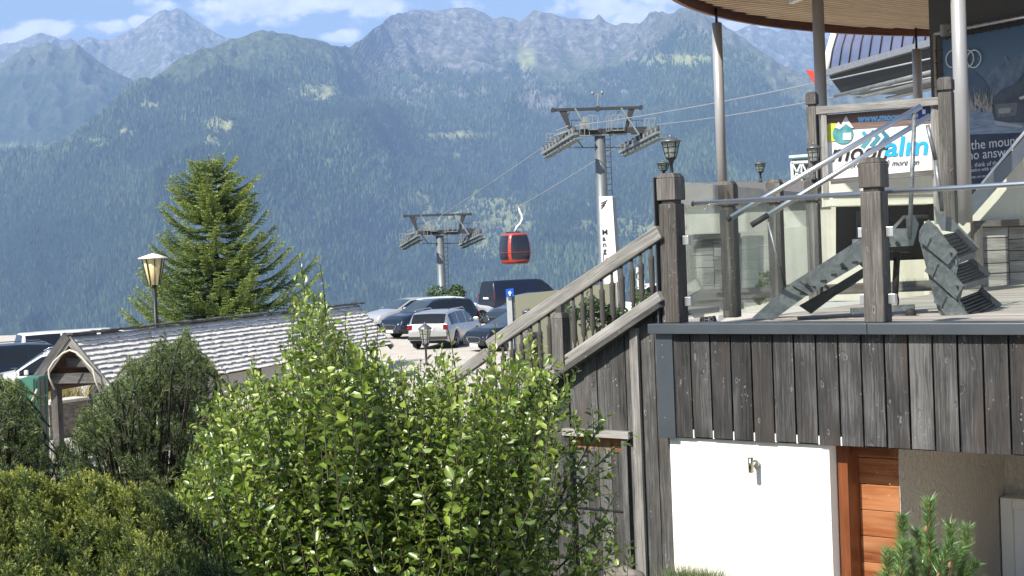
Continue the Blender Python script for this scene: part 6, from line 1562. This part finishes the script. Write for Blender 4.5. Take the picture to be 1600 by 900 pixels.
def pine_bush(name, label, prof, ybot, D0_, D1_, n, seed, mat, ln, wd, per_m, base_px, cat='shrub', shl=(.18, .4), up=.55):
    R = np.random.default_rng(seed); xs = [a for a, b in prof]; ys = [b for a, b in prof]
    e = empty(name, P(base_px, ybot + 60, (D0_ + D1_) / 2), label, cat); sh = []; paths = []
    for k in range(n):
        px = R.uniform(xs[0], xs[-1]); top = np.interp(px, xs, ys); f = R.random() ** 1.1 if k > n * .3 else R.random() * .05 - .03
        py = top + f * (ybot - top); D = R.uniform(D0_, D1_); tip = np.array(P(px, py, D)); cxm = (xs[0] + xs[-1]) / 2
        L_ = R.uniform(*shl); dr = unit(np.array([(px - cxm) / (xs[-1] - xs[0]) * 1.1 + R.normal() * .42, R.normal() * .35 - .1, up + R.random() * .4])); base = tip - dr * L_
        sh.append((base, tip, R.uniform(.1, .6))); paths.append(([Vector(base), Vector(tip)], .006, .003))
        if k % 5 == 0:
            rt = P(base_px + (px - base_px) * .3, ybot + 80, (D0_ + D1_) / 2); b_ = Vector(base); md = rt.lerp(b_, .55) + Vector((0, 0, .1)); paths.append(([rt, rt.lerp(md, .5), md, md.lerp(b_, .5), b_], .02, .006))
        if R.random() < .6:
            for q in range(2):
                c = base + (tip - base) * R.uniform(.2, .6); o = unit(dr + R.normal(size=3) * .7); sh.append((c, c + o * L_ * .5, R.uniform(.1, .5)))
    p, d, l, t = needle_shoots(sh, per_m, ln, wd, R)
    needles('foliage', p, d, l, np.full(len(p), wd), t, mat, e, R); stems_mesh('branches', paths, M_BARKD, e, 4); return e
M_PINE = leafmat('pine_needles', (0.014, 0.034, 0.009), (0.095, 0.15, 0.028), (0.30, 0.37, 0.09), 0.5, 0.2, 0.03)
pine_bush('mountain_pine', 'dark green mountain pine with upright candles in front of the hut roof', [(112, 690), (125, 650), (150, 630), (190, 590), (200, 560), (215, 575), (245, 545), (252, 522), (262, 560), (290, 520), (300, 548), (322, 560), (340, 590), (352, 640), (365, 700)], 860, 10.2, 12.4, 1050, 3, M_PINE, .052, .0042, 300, 240)
pine_bush('mountain_pine', 'dark mountain pine cut by the left edge in front of the green locker', [(-40, 600), (0, 590), (20, 600), (38, 625), (50, 660), (62, 690), (75, 730)], 820, 9.5, 11, 420, 4, M_PINE, .052, .0042, 300, 10)
pine_bush('mountain_pine', 'small dark pine sprig patch below the stone wall, beside the hut post', [(85, 705), (98, 690), (110, 700), (135, 740)], 820, 9.5, 10.2, 90, 14, M_PINE, .05, .0042, 300, 110)

# --- feathery yellow green juniper in the foreground
def frond_bush(name, label, prof, ybot, D0_, D1_, n, seed, mat, base_px, sz=1.0, lean=0.0):
    R = np.random.default_rng(seed); xs = [a for a, b in prof]; ys = [b for a, b in prof]; e = empty(name, P(base_px, ybot + 100, D1_), label, 'shrub'); paths = []
    PP, DD, LL_, TT = [], [], [], []
    def spray(a, b, t0, t1, dens=620, rad=.011):
        L_ = np.linalg.norm(b - a); m = max(5, int(L_ * dens)); s_ = R.random(m); ax = unit((b - a)[None])[0]; d0 = np.tile(ax, (m, 1)); out = perp(d0, R)
        PP.append(a + (b - a) * s_[:, None] + out * rad * .3 * (1 - s_[:, None])); DD.append(unit(d0 * .9 + out * .55)); LL_.append(.012 * R.uniform(.7, 1.2, m)); TT.append(np.clip(t0 + (t1 - t0) * s_ + R.normal(size=m) * .07, 0, 1))
    for k in range(n):
        px = R.uniform(xs[0], xs[-1]); top = np.interp(px, xs, ys); f = R.random() if k > n * .18 else R.random() * .04; py = top + f * (ybot - top) + R.normal() * 5; D = D0_ + (D1_ - D0_) * np.clip(1 - f + R.normal() * .12, 0, 1)
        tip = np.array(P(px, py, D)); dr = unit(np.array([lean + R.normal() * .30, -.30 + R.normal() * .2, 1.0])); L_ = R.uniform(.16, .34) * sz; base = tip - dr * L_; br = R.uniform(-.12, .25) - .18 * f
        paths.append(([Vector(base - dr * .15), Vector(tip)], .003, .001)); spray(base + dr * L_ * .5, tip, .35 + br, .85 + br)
        m = int(26 * sz); a0 = R.random() * 6
        e1 = perp(dr[None], R)[0]; e2 = np.cross(dr, e1)
        for q in range(m):
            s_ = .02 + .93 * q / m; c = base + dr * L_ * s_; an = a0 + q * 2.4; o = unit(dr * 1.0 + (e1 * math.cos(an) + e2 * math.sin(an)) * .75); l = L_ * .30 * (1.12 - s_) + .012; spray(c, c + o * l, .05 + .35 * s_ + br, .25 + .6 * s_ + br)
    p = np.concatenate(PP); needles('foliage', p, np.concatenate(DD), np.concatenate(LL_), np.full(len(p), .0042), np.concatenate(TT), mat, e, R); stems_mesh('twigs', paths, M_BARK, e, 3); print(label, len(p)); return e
M_JUN = leafmat('juniper_scales', (0.010, 0.024, 0.005), (0.10, 0.15, 0.020), (0.42, 0.44, 0.07), 0.5, 0.25, 0.03)
frond_bush('juniper_bush', 'yellow green feathery juniper in the bottom left corner', [(-40, 740), (0, 735), (30, 728), (60, 745), (90, 760), (120, 745), (145, 735), (165, 748), (190, 760), (215, 770), (245, 800), (262, 850)], 960, 4.6, 5.8, 620, 6, M_JUN, 100)
M_JUN2 = leafmat('yew_scales', (0.008, 0.020, 0.005), (0.055, 0.095, 0.018), (0.25, 0.28, 0.06), 0.5, 0.2, 0.03)
frond_bush('juniper_bush', 'darker green juniper between the yellow juniper and the broadleaf shrub', [(170, 790), (200, 768), (232, 756), (258, 768), (280, 800), (300, 850), (318, 905)], 960, 5.6, 6.6, 260, 8, M_JUN2, 280, 1.15, -.25)

# --- young pine at the lower right
def young_pine():
    R = np.random.default_rng(15); e = empty('young_pine', P(1450, 1000, 6.2), 'young pine with long bottlebrush needles in front of the wooden door', 'shrub'); sh = []; paths = []
    for (x0, y0, x1, y1) in ((1452, 960, 1452, 783), (1408, 870, 1410, 808), (1405, 910, 1412, 850), (1385, 920, 1388, 862), (1488, 880, 1484, 820), (1505, 880, 1512, 825), (1470, 920, 1500, 858), (1425, 960, 1400, 880), (1480, 930, 1524, 880), (1440, 960, 1420, 850), (1500, 960, 1470, 870), (1520, 960, 1500, 880), (1450, 900, 1432, 830), (1460, 960, 1440, 880), (1470, 960, 1462, 860), (1400, 960, 1380, 900), (1500, 960, 1530, 905), (1430, 920, 1395, 870), (1465, 900, 1485, 850)):
        D = R.uniform(6.0, 6.4) if x0 != 1452 else 6.2; a = np.array(P(x0, y0, D)); b = np.array(P(x1, y1, D)); sh.append((a, b, R.uniform(.25, .5))); paths.append(([Vector(a), Vector(b)], .007, .005))
        rt = P(1452, 1040, 6.2); paths.append(([rt, rt.lerp(Vector(a), .6), Vector(a)], .012, .007))
    PP, DD, LL_, TT = [], [], [], []
    for a, b, t0 in sh:
        L_ = np.linalg.norm(b - a); n = int(L_ * 3000); s = R.random(n) ** .9; ax = unit((b - a)[None])[0]; d0 = np.tile(ax, (n, 1)); out = perp(d0, R)
        DD.append(unit(d0 * R.uniform(.5, 1.1, n)[:, None] + out * .8)); PP.append(a + (b - a) * s[:, None]); LL_.append(.058 * R.uniform(.7, 1.15, n)); TT.append(np.clip(t0 + R.normal(size=n) * .2, 0, 1))
    p = np.concatenate(PP); needles('foliage', p, np.concatenate(DD), np.concatenate(LL_), np.full(len(p), .0034), np.concatenate(TT), leafmat('young_pine_needles', (0.03, 0.08, 0.015), (0.12, 0.24, 0.05), (0.38, 0.50, 0.18), .4, .15, .06), e, R)
    stems_mesh('stems', paths, simple('bark_ochre', (0.20, 0.13, 0.06), .8, 0, .3, 20), e, 6)
    mb = MB()
    for (x, y) in ((1483, 888), (1446, 832)): c = P(x, y, 6.05); mb.lathe(c, [(.003, 0), (.009, .008), (.008, .02), (.002, .032)], 8, (.1, -.2, 1))
    mb.parts('cone', simple('cone_brown', (0.22, 0.13, 0.07), .7), e)
young_pine()

# --- spruce behind the hut
def spruce():
    R = np.random.default_rng(21); D = 44.0; top = np.array(P(326, 243, D)); zg = float(ground_z(top[0], D)); e = empty('spruce_tree', (top[0], D, zg), 'light green spruce tree with whorled branches rising behind the hut roof', 'tree')
    base = np.array([top[0] + .25, D, zg]); H = top[2] - zg; MB().tube([Vector(base), Vector((base + top) / 2), Vector(top)], .13, 10, True, .012).build('trunk', M_BARKD, e)
    PP, DD, TT, LL_ = [], [], [], []; paths = []
    lim = [(0, .02), (.05, .08), (.08, .22), (.13, .44), (.27, .62), (.45, .90), (.6, 1.02), (.7, 1.08), (.85, 1.15), (1.0, 1.2)]   # fraction from top -> half width / 2.9 m
    z = .055; k = 0
    while z < .97:
        r = np.interp(z, [a for a, b in lim], [b for a, b in lim]) * 2.55; nb = int(R.integers(5, 8)) if z > .08 else 4; a0 = R.random() * 6.3
        for q in range(nb):
            a = a0 + q * 2 * math.pi / nb + R.normal() * .2; L_ = r * R.uniform(.72, 1.08)
            if R.random() < .08: L_ *= 1.25
            rise = .75 if z < .12 else (.30 if z < .35 else .10); o = base + (top - base) * (1 - z); d = np.array([math.cos(a), math.sin(a), 0])
            t = np.linspace(0, 1, 7)[:, None]; pts = o + d * L_ * t + np.array([0, 0, 1]) * (L_ * (rise * t - (.34 if z > .3 else .1) * t * (1 - t) * 2 + .12 * t ** 3))
            paths.append(([Vector(p) for p in pts], .022 * (L_ / 2.5) + .006, .004))
            nt_ = int(L_ * 30) + 6; sd = np.cross(d, [0, 0, 1.0])
            for i in range(nt_):
                s = .12 + .88 * (i + R.random() * .5) / nt_; c = o + d * L_ * s + np.array([0, 0, 1]) * (L_ * (rise * s - (.34 if z > .3 else .1) * s * (1 - s) * 2 + .12 * s ** 3)); sg_ = 1 if i % 2 else -1
                tl = (.14 + .42 * L_ / 2.5 * (1.05 - s) + .05) * R.uniform(.7, 1.1); td = unit(d * .75 + sd * sg_ * .75 + np.array([0, 0, R.normal() * .12 + .05]))
                n = int(tl * 95) + 9; ss = R.random(n); dd0 = np.tile(td, (n, 1)); out = perp(dd0, R); out[:, 2] = out[:, 2] * .7 + .12
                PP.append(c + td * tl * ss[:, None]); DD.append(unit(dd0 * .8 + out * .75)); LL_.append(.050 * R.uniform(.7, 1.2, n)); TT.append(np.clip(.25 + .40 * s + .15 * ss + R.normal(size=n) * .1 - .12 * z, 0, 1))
            n = int(L_ * 60); ss = R.random(n); dd0 = np.tile(d, (n, 1)); out = perp(dd0, R); PP.append(o + d * L_ * ss[:, None] + np.array([0, 0, 1]) * (L_ * (rise * ss - (.34 if z > .3 else .1) * ss * (1 - ss) * 2 + .12 * ss ** 3))[:, None]); DD.append(unit(dd0 + out * .6)); LL_.append(.06 * R.uniform(.7, 1.2, n)); TT.append(np.clip(.5 + .3 * ss, 0, 1))
        z += R.uniform(.017, .029)
    n = 60; ss = R.random(n); up_ = np.tile(unit((top - base)[None])[0], (n, 1)); PP.append(top - (top - base) * .06 * ss[:, None]); DD.append(unit(up_ + perp(up_, R) * .6)); LL_.append(np.full(n, .06)); TT.append(np.full(n, .6))
    p = np.concatenate(PP); m = leafmat('spruce_needles', (0.024, 0.060, 0.012), (0.14, 0.22, 0.032), (0.44, 0.50, 0.085), .5, .2, .03)
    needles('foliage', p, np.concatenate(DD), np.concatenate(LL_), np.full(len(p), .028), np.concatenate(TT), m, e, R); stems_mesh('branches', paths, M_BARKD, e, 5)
    print('spruce needles', len(p))
spruce()

# --- leafy crowns: round bush at the pylon, shrub behind the stair, small weeds
def leaf_ball(name, label, px, py, D, rx, rz, n, size, seed, mat, zg=None, cat='shrub', groups=14):
    R = np.random.default_rng(seed); c = np.array(P(px, py, D)); z0 = float(ground_z(c[0], D)) if zg is None else zg; e = empty(name, (c[0], D, z0), label, cat)
    cl = c + R.normal(size=(groups, 3)) * np.array([rx * .45, rx * .4, rz * .38]); w = R.uniform(.3, .55, groups); PP, NN = [], []; paths = []
    for i in range(groups):
        m = n // groups; d = unit(R.normal(size=(m, 3))); rr = w[i] * R.uniform(.55, 1.05, m) ** .5; PP.append(cl[i] + d * rr[:, None] * np.array([rx, rx, rz]) * .75); NN.append(unit(d + R.normal(size=(m, 3)) * .5)); paths.append(([Vector((c[0], D, z0)), Vector((c[0], D, z0)).lerp(Vector(cl[i]), .5) + Vector((0, 0, .1 * rz)), Vector(cl[i])], .03 * rx, .008))
    p = np.concatenate(PP); nn = np.concatenate(NN); d = perp(nn, R); s = size * R.uniform(.7, 1.3, len(p))
    leaves('foliage', p, d, nn, s, s * .6, np.clip(.4 + R.normal(size=len(p)) * .2, 0, 1), mat, e); stems_mesh('stems', paths, M_BARK, e, 5); return e
M_BUSH = leafmat('bush_leaf', (0.020, 0.045, 0.012), (0.055, 0.10, 0.022), (0.12, 0.18, 0.05), .5, .25, .04)
leaf_ball('round_bush', 'round dark green bush at the foot of the distant pylon', 700, 470, 80, 1.55, 1.0, 5200, .16, 31, M_BUSH, groups=22)
leaf_ball('leafy_shrub', 'light green shrub behind the balusters in front of the olive panel', 938, 492, 17, .42, .30, 1100, .065, 32, M_BUSH)
leaf_ball('leafy_shrub', 'low green shrub under the info board behind the stair rail', 1000, 470, 24, .55, .22, 700, .06, 33, M_BUSH, groups=8)

# --- grasses
def grass(name, label, pts, n, h, spread, seed, mat, cat='grass', kind='stuff', wd=.006):
    R = np.random.default_rng(seed); a, b = np.array(pts[0]), np.array(pts[1]); s = R.random(n); p = a + (b - a) * s[:, None] + R.normal(size=(n, 3)) * np.array([spread, spread, 0])
    d = unit(np.array([0, 0, 1.0]) + R.normal(size=(n, 3)) * np.array([.35, .35, .1])); o = needles(name, p, d, h * R.uniform(.4, 1.2, n), np.full(n, wd), np.clip(.5 + R.normal(size=n) * .25, 0, 1), mat, None, R); return tag(o, label, cat, kind=kind)
M_GRASS = leafmat('grass_blades', (0.04, 0.07, 0.02), (0.11, 0.17, 0.04), (0.30, 0.33, 0.14), .6, .3, .02)
a = WP(0.0, 0.12, ZG - .02); b = WP(1.3, 0.12, ZG - .02)
a = P(1052, 912, 10.3); b = P(1125, 920, 10.2)
grass('grass', 'pale grass tuft at the foot of the white wall', (a, b), 1300, .16, .06, 41, M_GRASS)
grass('grass', 'strip of green grass along the concrete wall behind the deck', (P(1090, 474, DB - .75), P(1470, 447, DB - .75)), 3500, .13, .05, 42, M_GRASS)
M_DRY = leafmat('dry_grass', (0.16, 0.14, 0.05), (0.34, 0.30, 0.10), (0.50, 0.42, 0.16), .6, .3, .02)
grass('dry_grass', 'yellow dry grass above the stone wall under the hut gable', (P(70, 625, 36.5), P(110, 622, 36.5)), 900, .55, .25, 43, M_DRY, wd=.02)
tag(leaf_ball('grass_clump', 'wild grass clump beside the grey pillar behind the glass', 1205, 455, DB - .5, .22, .22, 200, .12, 44, M_GRASS, zg=ZC), None)
# rock
R_ = np.random.default_rng(3)
def rock():
    bm = bmesh.new(); bmesh.ops.create_icosphere(bm, subdivisions=3, radius=1); c = P(975, 905, 10.6)
    for v in bm.verts:
        n_ = float(fbm(np.array([v.co.x * 1.3 + 5]), np.array([v.co.y * 1.3 + v.co.z * 2]), 3, 4)[0]); v.co = Vector((v.co.x * .15, v.co.y * .12, v.co.z * .09)) * (1 + .5 * n_) + c
    me = bpy.data.meshes.new('rock'); bm.to_mesh(me); bm.free(); me.polygons.foreach_set('use_smooth', [True] * len(me.polygons)); o = link('rock', me, M_STONE); tag(o, 'pale boulder at the foot of the grey board door', 'rock')
rock()
